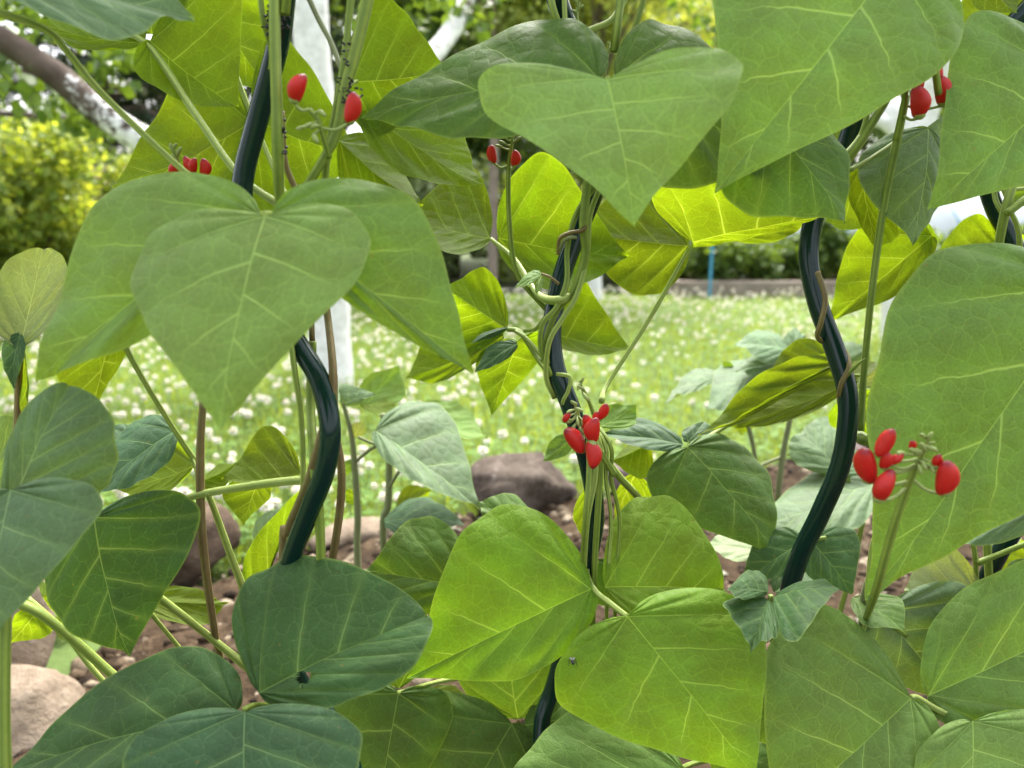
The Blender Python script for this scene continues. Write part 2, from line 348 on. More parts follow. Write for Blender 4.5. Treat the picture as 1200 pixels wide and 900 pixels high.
# crumbs and litter on the soil
def scatter(proto, pos, scl, seed, squash=(1, 1, 1)):
    r = np.random.default_rng(seed); V0, F0 = proto; n = len(pos); F0 = np.array(F0)
    a = r.uniform(0, 6.283, n); b = r.uniform(0, 6.283, n)
    ca, sa, cb, sb = np.cos(a), np.sin(a), np.cos(b), np.sin(b)
    v = V0[None] * (r.uniform(0.6, 1.35, (n, len(V0), 1))) * np.array(squash) * scl[:, None, None]
    x = v[..., 0] * ca[:, None] - v[..., 1] * sa[:, None]; y = v[..., 0] * sa[:, None] + v[..., 1] * ca[:, None]; zz = v[..., 2]
    y2 = y * cb[:, None] - zz * sb[:, None] * 0.5; z2 = y * sb[:, None] * 0.5 + zz
    V = np.stack([x, y2, z2], -1) + pos[:, None, :]
    Fc = F0[None] + (np.arange(n) * len(V0))[:, None, None]
    return V.reshape(-1, 3), Fc.reshape(-1, F0.shape[1])
def bed_points(n, seed):
    r = np.random.default_rng(seed)
    x = r.uniform(-0.5, 1.3, n * 3); y = r.uniform(0.5, 2.0, n * 3); k = in_bed(x, y, -0.02); x, y = x[k][:n], y[k][:n]
    p = np.stack([x, y, np.zeros(len(x))], 1)
    p[:, 2] = 0.03 + 0.016 * vnoise(p, 9, 1) + 0.010 * vnoise(p, 38, 2) + 0.004
    return p
pos = bed_points(11000, 4); sc = 0.0024 + 0.0105 * np.random.default_rng(5).random(len(pos)) ** 4
V, T = scatter(ICO[1], pos, sc, 6, (1.2, 1, 0.75))
tag(mk('soil_crumbs', mesh_np('soil_crumbs', V, tris=T, smooth=False), M_CLOD), 'brown soil crumbs and small pebbles scattered over the bed', 'soil crumbs', kind='stuff')
pos = bed_points(520, 8); pos[:, 2] += 0.003
V, T = scatter((np.array([(-1, -.35, 0), (1, -.3, .1), (1.1, .3, 0), (-.9, .35, .12)]), [(0, 1, 2, 3)]), pos, 0.004 + 0.011 * np.random.default_rng(9).random(len(pos)) ** 2, 10)
tag(mk('dry_leaf_litter', mesh_np('dry_leaf_litter', V, quads=T, smooth=False), M_CHIP), 'pale bits of dry leaf and straw lying on the bed soil', 'leaf litter', kind='stuff')

# ------------------------------------------------------------------ lawn: blades, clover leaves, clover heads
def lawn_points(n, seed, y0=0.9, y1=6.0, pw=1.0):
    r = np.random.default_rng(seed); u = r.random(n)
    y = y0 * (y1 / y0) ** (u ** pw); x = r.uniform(-1, 1, n) * (0.80 * y + 0.7)
    k = ~in_bed(x, y, 0.03); return np.stack([x[k], y[k], np.zeros(k.sum())], 1)
def blades(n, seed, hmin, hmax, wid, lean):
    r = np.random.default_rng(seed); p = lawn_points(n, seed); n = len(p)
    a = r.uniform(0, 6.283, n); h = r.uniform(hmin, hmax, n) * (0.8 + 0.25 * vnoise(p, 3.0, 21)); w = wid * r.uniform(.6, 1.3, n) * np.clip(p[:, 1] / 2.2, .8, 1.7)
    dx, dy = np.cos(a), np.sin(a); l = lean * r.random(n) * h
    b = r.uniform(0, 6.283, n); lx, ly = np.cos(b) * l, np.sin(b) * l
    V = np.zeros((n, 5, 3)); px, py = p[:, 0], p[:, 1]
    V[:, 0] = np.stack([px - dx * w, py - dy * w, np.zeros(n) - .002], 1); V[:, 1] = np.stack([px + dx * w, py + dy * w, np.zeros(n) - .002], 1)
    V[:, 2] = np.stack([px + dx * w * .8 + lx * .35, py + dy * w * .8 + ly * .35, h * .6], 1); V[:, 3] = np.stack([px - dx * w * .8 + lx * .35, py - dy * w * .8 + ly * .35, h * .6], 1)
    V[:, 4] = np.stack([px + lx, py + ly, h * (1 - .25 * lean)], 1)
    o = np.arange(n) * 5
    return V.reshape(-1, 3), np.stack([o, o + 1, o + 2, o + 3], 1), np.stack([o + 3, o + 2, o + 4], 1)
V, q, t = blades(85000, 11, 0.025, 0.075, 0.0013, 0.9)
tag(mk('lawn_grass', mesh_np('lawn_grass', V, quads=q, tris=t), M_GRASS), 'bright green unmown grass of the lawn behind the bed', 'grass', kind='stuff')
p = lawn_points(26000, 13); n = len(p); r = np.random.default_rng(14)
hh = r.uniform(0.012, 0.055, n); a0 = r.uniform(0, 6.283, n); s0 = r.uniform(0.007, 0.012, n) * np.clip(p[:, 1] / 2.5, .9, 1.5)
V = np.zeros((n, 3, 4, 3))
for k in range(3):
    a = a0 + k * 2.094; c, s_ = np.cos(a), np.sin(a)
    for j, (fr, la, up) in enumerate([(0.05, 0, 0), (0.6, .55, .15), (1.15, 0, .0), (0.6, -.55, .15)]):
        V[:, k, j] = np.stack([p[:, 0] + s0 * (fr * c - la * s_), p[:, 1] + s0 * (fr * s_ + la * c), hh + s0 * up], 1)
o = np.arange(n * 3) * 4
tag(mk('clover_leaves', mesh_np('clover_leaves', V.reshape(-1, 3), quads=np.stack([o, o + 1, o + 2, o + 3], 1)), M_CLOVER_LEAF), 'low green clover leaves filling the lawn between the grass', 'clover', kind='stuff')
def clover_head(seed, fine=True):
    r = np.random.default_rng(seed); V, Fc = [], []; n = 46 if fine else 20
    for i in range(n):
        zz = 1 - 1.75 * (i + .5) / n; ph = i * 2.39996; rr = math.sqrt(max(0, 1 - zz * zz))
        d = np.array((rr * math.cos(ph), rr * math.sin(ph), zz)); d = d + r.normal(0, .12, 3); d /= np.linalg.norm(d)
        a = np.cross(d, (0, 0, 1.0)); a /= np.linalg.norm(a) + 1e-9; b = np.cross(d, a); w = 0.20 if fine else 0.33
        o = len(V); L = r.uniform(.9, 1.12)
        V += [d * .35 + a * w * .5, d * L * .9 + a * w, d * L * 1.02 + b * w * .8 + (0, 0, .08), d * L * .9 - a * w, d * .35 - a * w * .5]
        Fc += [(o, o + 1, o + 2), (o, o + 2, o + 4), (o + 4, o + 2, o + 3)]
    return np.array(V) * 0.0088 * np.array((1, 1, .92)), Fc
fp = lawn_points(8600, 17, 1.0, 6.0, 0.85); r = np.random.default_rng(18)
dens = 0.55 + 0.42 * vnoise(fp, 2.1, 22) + 0.25 * (fp[:, 1] > 3) - 0.18 * (fp[:, 1] < 1.9)
fp = fp[r.random(len(fp)) < dens]; fh = r.uniform(0.045, 0.095, len(fp)); fs = r.uniform(.8, 1.3, len(fp))
infr = (np.abs(fp[:, 0]) < 0.66 * fp[:, 1] + 0.02); order = np.argsort(np.where(infr, fp[:, 1], 99)); near, far = order[:300], order[300:]
heads = []
for k in range(3):
    hv, hf = clover_head(30 + k); sv, sf = tube_data([(0, 0, -1.0), (0.002, 0.001, -.5), (0, 0, -.004)], 0.0008, sides=4, per=2)
    me = bpy.data.meshes.new('clover_flower'); V, Fc = join([(hv, hf), (sv * np.array((1, 1, .07)), sf)])
    me.from_pydata(V.tolist(), [], Fc); me.materials.append(M_CLOVER); me.materials.append(M_CLOVER_STEM)
    mi = np.zeros(len(me.polygons), np.int32); mi[len(hf):] = 1; me.polygons.foreach_set('material_index', mi); heads.append(me)
for i in near:
    o = bpy.data.objects.new('clover_flower', heads[i % 3]); COL.objects.link(o)
    zs = fh[i] / 0.07
    o.location = (fp[i, 0], fp[i, 1], 0.07 * fs[i] - 0.002); o.rotation_euler = (r.uniform(-.2, .2), r.uniform(-.2, .2), r.uniform(0, 6.28)); o.scale = (fs[i],) * 3
    tag(o, 'round white clover flower head standing in the grass of the lawn', 'clover flower', 'white clover flowers in the lawn')
hv, hf = clover_head(40, False); hf = np.array(hf); n = len(far)
V = hv[None] * (fs[far] * np.clip(fp[far, 1] / 3.5, 1, 1.25))[:, None, None]; V = V + np.stack([fp[far, 0], fp[far, 1], fh[far]], 1)[:, None]
tag(mk('distant_clover_flowers', mesh_np('distant_clover', V.reshape(-1, 3), tris=(hf[None] + (np.arange(n) * len(hv))[:, None, None]).reshape(-1, 3), smooth=False), M_CLOVER),
    'distant white clover flowers dotting the far part of the lawn', 'clover', kind='stuff')

# ------------------------------------------------------------------ stones along the bed edge
def stone(c, size, mat, seed, label, rot=0.0, fac=0.10, flat=True):
    V, Fc = ICO[4]; V = V.copy(); r = np.random.default_rng(seed)
    for k in range(13):                               # chop flat facets like split rock
        d = r.normal(size=3); d /= np.linalg.norm(d); lim = r.uniform(.60, .90); ex = V @ d - lim
        V -= np.outer(np.where(ex > 0, ex, 0) * .93, d)
    V *= (1 + 0.07 * vnoise(V, 4, seed) + 0.045 * vnoise(V, 11, seed + 1) + 0.022 * vnoise(V, 34, seed + 2))[:, None]
    V = V * np.array(size); ca, sa = math.cos(rot), math.sin(rot)
    V = np.stack([V[:, 0] * ca - V[:, 1] * sa, V[:, 0] * sa + V[:, 1] * ca, V[:, 2]], 1)
    V[:, 2] -= V[:, 2].min() + 0.018
    o = mk('edging_stone', mesh_np('edging_stone', V, Fc), mat); o.location = (c[0], c[1], 0.0)
    return tag(o, label, 'stone', 'stones edging the bed')
stone(G(603, 612), (0.112, 0.08, 0.083), M_STONE_GREY, 4, 'dark grey brown rock with white lichen between the bed and the lawn', .2)
stone(G(214, 684), (0.085, 0.07, 0.085), M_STONE_BROWN, 8, 'brown flat-topped stone at the bed edge under the dark left leaf', .5)
stone(G(742, 590), (0.055, 0.05, 0.055), M_STONE_PINK, 12, 'small pinkish stone behind the second stake and its flowers', .3)
stone(G(780, 600), (0.05, 0.05, 0.045), M_STONE_PINK, 13, 'small reddish stone half hidden behind the drooping dark leaf', 1.3)
stone(G(425, 650), (0.085, 0.06, 0.045), M_STONE_SAND, 17, 'low sandy brown stone beside the grey green plant stems', .1)
stone(G(-2, 812), (0.075, 0.10, 0.10), M_STONE_SAND, 21, 'large pale sandstone block at the corner of the bed', .25)
stone(G(28, 880), (0.06, 0.07, 0.052), M_STONE_SAND, 22, 'cracked pale sandstone slab in front of the sandstone block', .9)
stone(G(985, 545), (0.10, 0.06, 0.045), M_STONE_PINK, 25, 'long pinkish stone behind the third spiral stake', .35)
stone(G(1035, 540), (0.07, 0.06, 0.085), M_STONE_PINK, 26, 'upright pinkish stone behind the red bud cluster', .2)
stone(G(330, 660), (0.05, 0.05, 0.03), M_STONE_BROWN, 29, 'small brown stone near the foot of the first stake', .2)

# ================================================================== BACKGROUND: trees, shrubs, raised bed, tunnel
def leaf_cloud(centers, spread, n, size, seed, up=0.6, asp=0.42, droop=0.0, shape='leaf'):
    r = np.random.default_rng(seed); c = np.asarray(centers, float); k = r.integers(0, len(c), n)
    sp = np.asarray(spread, float)
    d = r.normal(size=(n, 3)); d /= np.linalg.norm(d, axis=1)[:, None]
    p = c[k] + d * (r.random(n) ** 0.45)[:, None] * sp * r.uniform(.75, 1.2, (len(c), 1))[k]
    nrm = r.normal(size=(n, 3)) * 0.8 + d * 0.5 + np.array((0, 0, up)); nrm /= np.linalg.norm(nrm, axis=1)[:, None]
    a = np.cross(nrm, r.normal(size=(n, 3))); a[:, 2] -= droop; a /= np.linalg.norm(a, axis=1)[:, None] + 1e-9
    b = np.cross(nrm, a); s = size * r.uniform(.55, 1.3, n)[:, None]
    V = np.zeros((n, 4, 3)); V[:, 0] = p - a * s * .5; V[:, 2] = p + a * s * .5
    V[:, 1] = p + b * s * asp - a * s * .06 + nrm * s * .12; V[:, 3] = p - b * s * asp - a * s * .06 + nrm * s * .12
    o = np.arange(n) * 4
    return V.reshape(-1, 3), np.concatenate([np.stack([o, o + 1, o + 2], 1), np.stack([o, o + 2, o + 3], 1)])
def crown_centers(c, rad, n, seed, shell=0.5):
    r = np.random.default_rng(seed); d = r.normal(size=(n, 3)); d /= np.linalg.norm(d, axis=1)[:, None]
    return np.asarray(c) + d * (shell + (1 - shell) * r.random(n))[:, None] * np.asarray(rad)
def bush(name, base, height, rad, mat, label, n, size, seed, cat='shrub', ncl=40, clr=0.22, trunk=M_BARK, group=None, up=0.6, asp=0.42, droop=0.0, stem_r=0.012):
    base = np.asarray(base, float); e = empty(name, base.tolist()); tag(e, label, cat, group)
    c = crown_centers(base + (0, 0, height * .52), (rad, rad * .8, height * .46), ncl, seed, .35)
    V, T = leaf_cloud(c, (clr, clr, clr), n, size, seed + 1, up, asp, droop)
    V[:, 2] = np.maximum(V[:, 2], 0.01)
    mk('crown', mesh_np('crown', V, tris=T, smooth=False), mat, e)['kind'] = 'stuff'
    r = np.random.default_rng(seed + 2); parts = []
    for k in range(min(14, ncl)):
        q = c[k]; m = base * .5 + q * .5 + np.append(r.normal(0, .05, 2), .08)
        parts.append(tube_data([base + np.append(r.normal(0, .03, 2), -.02), m, q], [stem_r, stem_r * .7, stem_r * .3], sides=5, per=3))
    V, Fc = join(parts); mk('trunk', mesh_np('trunk', V, Fc), trunk, e)
    return e
def tree(name, base, trunk_pts, trunk_r, crown_c, crown_rad, mat, label, n, size, seed, ncl=70, clr=0.5, bark=M_BARK, group=None, up=0.5, asp=0.42, droop=0.2, limbs=16):
    base = np.asarray(base, float); e = empty(name, base.tolist()); tag(e, label, 'tree', group)
    mk('trunk', mesh_np('trunk', *tube_data(trunk_pts, trunk_r, sides=10, per=5)), bark, e)
    c = crown_centers(crown_c, crown_rad, ncl, seed, .3); top = np.asarray(trunk_pts, float)
    r = np.random.default_rng(seed + 5); parts = []
    for k in range(limbs):
        s = top[-1] * (u := r.uniform(.3, 1)) + top[max(0, len(top) - 2)] * (1 - u); q = c[k]
        parts.append(tube_data([s, s * .5 + q * .5 + np.append(r.normal(0, .1, 2), .12), q], [trunk_r[-1] * .5, trunk_r[-1] * .3, trunk_r[-1] * .1], sides=5, per=3))
    for V, Fc in parts: mk('limb', mesh_np('limb', V, Fc), bark, e)
    V, T = leaf_cloud(c, (clr, clr, clr * .8), n, size, seed + 1, up, asp, droop)
    mk('crown', mesh_np('crown', V, tris=T, smooth=False), mat, e)['kind'] = 'stuff'
    return e
def conifer(base, height, rad, seed, label, mat=None, z0=0.05, n=26000):
    base = np.asarray(base, float); e = empty('conifer_tree', base.tolist()); tag(e, label, 'tree', 'dark conifers behind the garden')
    mk('trunk', mesh_np('trunk', *tube_data([base, base + (0, 0, height * .5), base + (0, 0, height)], [.13, .09, .02], sides=8)), M_BARK, e)
    r = np.random.default_rng(seed); parts = []; cs = []
    for k in range(int(height * 22)):
        zz = z0 * height + (1 - z0) * height * r.random() ** 1.3; L = rad * (1 - zz / height) ** .8 * r.uniform(.6, 1.1); a = r.uniform(0, 6.283)
        d = np.array((math.cos(a), math.sin(a), 0)); p0 = base + (0, 0, zz); p1 = p0 + d * L * .55 + (0, 0, .05 * L); p2 = p0 + d * L - (0, 0, .22 * L)
        parts.append(tube_data([p0, p1, p2], [.02, .013, .004], sides=4, per=2))
        for t in np.linspace(.3, 1, 6): cs.append(p0 + d * L * t - (0, 0, .18 * L * t * t))
    V, Fc = join(parts); mk('limbs', mesh_np('limbs', V, Fc), M_BARK, e)['kind'] = 'stuff'
    V, T = leaf_cloud(cs, (.20, .20, .09), n, 0.11, seed + 3, .5, .17, .9)
    mk('crown', mesh_np('crown', V, tris=T, smooth=False), mat or F_DARK, e)['kind'] = 'stuff'

# --- whitewashed fruit trees: trunk and limbs traced at the distance of their foot on the lawn
def wtube(paths):
    Vs, Fs, lime, o = [], [], [], 0
    for pts, rad, lm in paths:
        V, Fc = tube_data(pts, rad, sides=14, per=8); n = (len(V) - 2) // 14
        l = np.repeat(np.interp(np.linspace(0, 1, n), np.linspace(0, 1, len(lm)), lm), 14); l = np.append(l, [lm[0], lm[-1]])
        nn = vnoise(V, 30, 5, 2); c = np.repeat(V[:-2].reshape(n, 14, 3).mean(1), 14, 0); V[:-2] += (V[:-2] - c) * (0.10 * nn[:-2])[:, None]
        Vs.append(V); Fs += [tuple(i + o for i in f) for f in Fc]; lime.append(l); o += len(V)
    me = mesh_np('trunk', np.vstack(Vs), Fs); at = me.attributes.new('lime', 'FLOAT', 'POINT'); at.data.foreach_set('value', np.concatenate(lime).astype(np.float32))
    return me
Y1 = 2.5; b1 = G(386, 455); e = empty('fruit_tree', b1.tolist()); tag(e, 'fruit tree with whitewashed trunk and bare limb slanting up over the golden shrub', 'tree')
fork = P(380, 285, Y1)
mk('trunk', wtube([([b1 - (0, 0, .03), P(385, 400, Y1), fork, P(370, 120, Y1), P(362, -20, Y1), P(350, -260, Y1 + .2)], [.085, .068, .064, .056, .052, .04], [1, 1, 1, .9, .85, .1])]), M_BARKW, e)
mk('limb', wtube([([fork + (0, 0, -.03), P(315, 236, Y1 - .02), P(150, 154, Y1 - .1), P(60, 84, Y1 - .15), P(-60, 10, Y1 - .2), P(-250, -90, Y1 - .2)], [.05, .045, .042, .038, .034, .025], [1, .9, .62, .05, 0, 0])]), M_BARKW, e)
mk('limb', wtube([([fork, P(400, 220, Y1 + .1), P(418, 160, Y1 + .3), P(470, 100, Y1 + .6), P(525, 42, Y1 + .9), P(560, -30, Y1 + 1.1)], [.045, .04, .04, .04, .04, .03], [1, 1, 1, .9, .8, .1])]), M_BARKW, e)
mk('limb', wtube([([P(-40, 130, Y1 + .3), P(60, 138, Y1 + .3), P(140, 152, Y1 + .2), P(260, 210, Y1 + .05), fork - (0, 0, .02)], [.008, .011, .014, .018, .02], [0, 0, 0, .1, .6])]), M_BARKW, e)
cs = [P(x, y, Y1 + dy) for x, y, dy in ((30, 105, -.1), (55, 125, -.1), (10, 60, 0), (120, 95, .2), (150, 60, .3), (20, 10, .2), (90, 30, .3), (40, 20, -.1), (100, 145, .1), (140, 75, .2), (440, 20, .5), (470, 35, .7), (500, -10, .8), (530, 12, 1.0), (560, 30, 1.1), (480, -40, .8), (585, -10, 1.2), (450, -60, .6))]
cs += crown_centers(P(250, -330, Y1 + .3), (1.4, .9, .55), 45, 50, .3).tolist()
V, T = leaf_cloud(cs, (.10, .10, .08), 2300, .058, 51, .5, .40, .5); mk('crown', mesh_np('crown', V, tris=T, smooth=False), F_FRUIT, e)['kind'] = 'stuff'

Y2 = 3.5; b2 = G(1062, 402); Y2 = b2[1]; e = empty('fruit_tree', b2.tolist()); tag(e, 'forked whitewashed fruit tree behind the third stake and the upper red buds', 'tree')
f2 = P(1068, 185, Y2)
mk('trunk', wtube([([b2 - (0, 0, .03), P(1060, 360, Y2), f2], [.12, .095, .085], [1, 1, 1])]), M_BARKW, e)
mk('limb', wtube([([f2 - (0, 0, .05), P(1085, 120, Y2), P(1108, 70, Y2 - .05), P(1140, 10, Y2 - .1), P(1190, -90, Y2 - .1)], [.07, .058, .05, .045, .03], [1, 1, 1, .9, .2])]), M_BARKW, e)
mk('limb', wtube([([f2 - (0, 0, .03), P(1052, 140, Y2), P(1030, 112, Y2 + .1), P(985, 60, Y2 + .2), P(940, -60, Y2 + .3)], [.06, .055, .05, .045, .03], [1, 1, 1, .9, .2])]), M_BARKW, e)
mk('limb', wtube([([P(1058, 165, Y2), P(1035, 142, Y2), P(1000, 140, Y2 + .1), P(940, 110, Y2 + .2)], [.035, .03, .025, .015], [1, .9, .7, .4])]), M_BARKW, e)
cs = crown_centers(P(1060, -330, Y2), (1.6, 1.0, .8), 50, 60, .3).tolist() + [P(x, y, Y2 + .3).tolist() for x, y in ((820, 20), (830, 60), (940, 40), (1120, 95), (1190, 60), (1180, 15))]
V, T = leaf_cloud(cs, (.16, .16, .12), 2600, .06, 61, .5, .4, .5); mk('crown', mesh_np('crown', V, tris=T, smooth=False), F_FRUIT, e)['kind'] = 'stuff'

b3 = G(697, 352); e = tree('fruit_tree', b3, [b3 - (0, 0, .02), P(696, 300, b3[1]), P(694, 200, b3[1]), P(690, 60, b3[1])], [.05, .045, .04, .03], P(700, -40, b3[1]), (.9, .7, .6), F_LIME, 'slender young tree with whitewashed foot beyond the clover lawn', 9000, .055, 71, 40, .28)
V, Fc = tube_data([b3 - (0, 0, .018), P(696.5, 330, b3[1]), P(696, 312, b3[1])], [.056, .051, .049], sides=12)
mk('whitewash', mesh_np('whitewash', V, Fc), make_noise_mat('limewash', [(0.3, (0.6, 0.6, 0.6)), (0.7, (0.82, 0.82, 0.82))], 20, .9), e)
b4 = G(578, 350); tree('slim_tree', b4, [b4 - (0, 0, .02), P(577, 280, b4[1]), P(579, 190, b4[1]), P(582, 40, b4[1])], [.035, .034, .033, .028], P(560, -30, b4[1] + .4), (.9, .7, .7), F_MID, 'slim tan trunked tree at the far edge of the lawn', 9000, .06, 81, 40, .3, bark=M_BARK_TAN)

# --- shrubs
bush('golden_shrub', (-2.55, 4.0, 0), 1.10, .62, F_GOLD, 'golden yellow green leafy shrub at the left beside the lawn', 15000, .042, 100, ncl=80, clr=.17)
bush('golden_shrub', (-1.95, 4.6, 0), 0.95, .55, F_GOLD, 'lower golden shrub tucked behind the bigger golden shrub', 11000, .042, 104, ncl=60, clr=.16)
bush('green_shrub', (-3.3, 4.4, 0), 1.15, .60, F_MID, 'mid green shrub growing left of the golden shrubs', 9000, .045, 108, ncl=60, clr=.18)
bush('green_shrub', (-2.75, 3.35, 0), 0.62, .42, F_GREY, 'small light green shrub in front of the big golden shrub', 7000, .036, 112, ncl=40, clr=.13)
bush('dark_shrub', (-1.28, 5.9, 0), 0.62, .75, F_DARK, 'low dark green shrub beyond the left half of the lawn', 9000, .05, 116, ncl=60, clr=.16)
bush('dark_shrub', (-2.2, 5.6, 0), 0.75, .6, F_DARK, 'rounded dark shrub between golden shrub and lawn', 8000, .05, 117, ncl=60, clr=.16)
spec = [(-0.75, 7.4, 1.15, .75, F_GREY, 'pale green shrub behind the slim tan tree'), (0.35, 7.6, 1.0, .8, F_LIME, 'lime green shrub behind the whitewashed young tree'),
        (1.35, 7.9, .9, .7, F_GREY, 'grey green shrub left of the white tunnel'), (-1.9, 7.6, 1.5, .8, F_MID, 'tall mid green shrub behind the dark low shrubs'),
        (-3.6, 6.6, 1.6, .9, F_MID, 'broad mid green shrub under the conifers'), (-0.1, 8.6, 1.9, .9, F_MID, 'tall green shrub in the gap between two slim trees'),
        (1.0, 9.2, 2.0, 1.0, F_LIME, 'tall lime green shrub behind the lawn and tunnel end'), (-5.0, 6.0, 1.7, 1.0, F_DARK, 'big dark shrub far left of the lawn'),
        (8.2, 8.6, 1.0, .9, F_MID, 'green shrub at the far right of the tunnel'), (6.3, 5.2, 1.0, .8, F_MID, 'green shrub right of the raised bed')]
for i, (x, y, h, rd, m, lab) in enumerate(spec):
    bush('garden_shrub', (x, y, -.02), h, rd, m, lab, 9000, .055, 130 + i * 4, ncl=55, clr=.24)
# --- conifers and broadleaf trees closing the view
for i, (x, y, h, rd, lab) in enumerate([(-4.2, 8.3, 6.0, 1.9, 'dark spruce behind the golden shrubs'), (-2.3, 9.6, 7.0, 2.0, 'tall dark spruce behind the slanting whitewashed limb'), (-6.6, 9.0, 6.5, 2.0, 'dark spruce at the far left of the garden'), (-0.9, 11.0, 7.0, 2.0, 'dark spruce showing between fruit tree and slim tree'), (4.3, 16.5, 7.5, 2.3, 'dark spruce beyond the white tunnel')]):
    conifer((x, y, -.02), h, rd, 200 + i * 7, lab)
T_ = [(1.0, 10.0, 5.0, (2.0, 1.5, 1.8), F_LIME, 'lime leaved maple behind the second stake', .085), (-0.7, 8.6, 4.2, (1.0, 1.0, 1.5), F_MID, 'green broadleaf tree right of the dark spruces', .08), (3.1, 12.5, 5.5, (2.2, 1.8, 2.3), F_LIME, 'tall lime green tree above the tunnel end', .09),
      (6.3, 15.2, 5.5, (2.4, 1.8, 2.3), F_MID, 'broad green tree behind the middle of the tunnel', .09), (10.0, 17.0, 5.5, (2.6, 2, 2.5), F_MID, 'green tree behind the far end of the tunnel', .1), (13.2, 13.5, 5.5, (2.4, 2, 2.5), F_GREY, 'grey green tree at the right side of the garden', .1), (-9.5, 10, 5.5, (2.4, 2, 2.5), F_MID, 'green tree at the left end of the garden', .1), (-0.6, 14, 7.0, (3.5, 2, 3.0), F_MID, 'tall green tree standing behind the spruces', .12), (-4.6, 13, 7.0, (3.0, 2, 3.0), F_GREY, 'pale green tree standing behind the left spruces', .12)]
for i, (x, y, h, rd, m, lab, sz) in enumerate(T_):
    tree('broadleaf_tree', (x, y, -.02), [(x, y, -.05), (x + .05, y, h * .3), (x, y, h * .62)], [.13, .11, .08], (x, y, h * .56), rd, m, lab, 15000, sz, 300 + i * 9, 90, .48, limbs=24)

# --- lawn edging, timber raised bed, white tunnel
def box(name, c0, c1, w, h, z0, mat, parent=None):
    c0, c1 = np.array(c0, float), np.array(c1, float); d = c1 - c0; d /= np.linalg.norm(d); n = np.array((-d[1], d[0]))
    b = min(.008, w * .2, h * .2); ring = []
    prof = [(-w / 2, z0), (-w / 2, z0 + h - b), (-w / 2 + b, z0 + h), (w / 2 - b, z0 + h), (w / 2, z0 + h - b), (w / 2, z0)]
    V = [tuple(c[:2] + n * u) + (zz,) for c in (c0, c1) for u, zz in prof]
    Fc = [(i, (i + 1) % 6, 6 + (i + 1) % 6, 6 + i) for i in range(6)] + [tuple(range(5, -1, -1)), tuple(range(6, 12))]
    return mk(name, mesh_np(name, V, Fc, smooth=False), mat, parent)
tag(box('lawn_edging', (-4.6, 6.25), (1.25, 6.12), .05, .07, -.03, M_EDGING), 'dark edging strip along the far side of the lawn', 'edging')
e = empty('raised_bed', (2.1, 5.9, 0)); tag(e, 'low timber raised bed of leafy vegetables beyond the lawn', 'raised bed')
xs = [1.22, 2.45, 3.7, 5.0]
for a, b in zip(xs[:-1], xs[1:]): box('plank', (a + .004, 5.72), (b - .004, 5.72), .05, .15, -.02, M_WOOD, e)
box('plank', (1.25, 5.75), (1.25, 6.9), .05, .145, -.02, M_WOOD, e); box('plank', (4.97, 5.75), (4.97, 6.9), .05, .145, -.02, M_WOOD, e); box('plank', (1.28, 6.9), (4.94, 6.9), .05, .145, -.02, M_WOOD, e)
me = mesh_np('bed_earth', [(1.27, 5.74, .10), (4.95, 5.74, .10), (4.95, 6.88, .10), (1.27, 6.88, .10)], [(0, 1, 2, 3)]); mk('bed_earth', me, M_SOIL, e)
r = np.random.default_rng(77); k = 0
for x in np.arange(1.55, 4.8, .42):
    for y in (6.0, 6.5):
        bush('vegetable_plant', (x + r.normal(0, .06), y + r.normal(0, .05), .09), r.uniform(.33, .52), .25, F_MID, 'bushy dark green vegetable plant in the timber raised bed', 1500, .055, 500 + k, 'vegetable plant', 22, .11, M_STEM, 'vegetable plants in the raised bed', stem_r=.006); k += 1
# tunnel: hoops under a white fleece, running back to the right
a0, a1 = np.array((1.85, 7.5)), np.array((10.5, 14.0)); dv = (a1 - a0) / np.linalg.norm(a1 - a0); nv = np.array((-dv[1], dv[0])); Lt = np.linalg.norm(a1 - a0)
e = empty('fleece_tunnel', (a0[0], a0[1], -.03)); tag(e, 'long low garden tunnel covered in pale bluish white fleece', 'garden tunnel')
nu, nw = 90, 18; V = []; rr = np.random.default_rng(3)
for i in range(nu):
    s = Lt * i / (nu - 1); hoop = abs(math.sin(math.pi * s / 1.2)); hh = 1.05 - .05 * hoop
    for j in range(nw + 1):
        th = math.pi * j / nw; q = a0 + dv * s + nv * (.8 - .03 * hoop) * math.cos(th)
        V.append((q[0] + rr.normal(0, .004), q[1] + rr.normal(0, .004), -.03 + hh * math.sin(th) ** .75 + rr.normal(0, .003)))
Fc = [(i * (nw + 1) + j, (i + 1) * (nw + 1) + j, (i + 1) * (nw + 1) + j + 1, i * (nw + 1) + j + 1) for i in range(nu - 1) for j in range(nw)]
Fc.append(tuple(range(nw, -1, -1)))
mk('fleece_cover', mesh_np('fleece', V, Fc), M_FLEECE, e)
for i in range(0, 10):
    s = 1.2 * i
    if s > Lt: break
    mk('hoop', mesh_np('hoop', *tube_data([np.append(a0 + dv * s + nv * .80 * math.cos(th), -.04 + 1.04 * math.sin(th) ** .75) for th in np.linspace(0, math.pi, 9)], .012, sides=6, per=3)), M_BLUE, e)
bp = G(833, 352); tag(mk('blue_pole', mesh_np('blue_pole', *tube_data([(bp[0], 5.62, -.03), (bp[0], 5.62, .4), (bp[0] + .005, 5.62, .86)], .011, sides=8)), M_BLUE), 'thin blue plastic pole standing at the timber raised bed', 'pole')
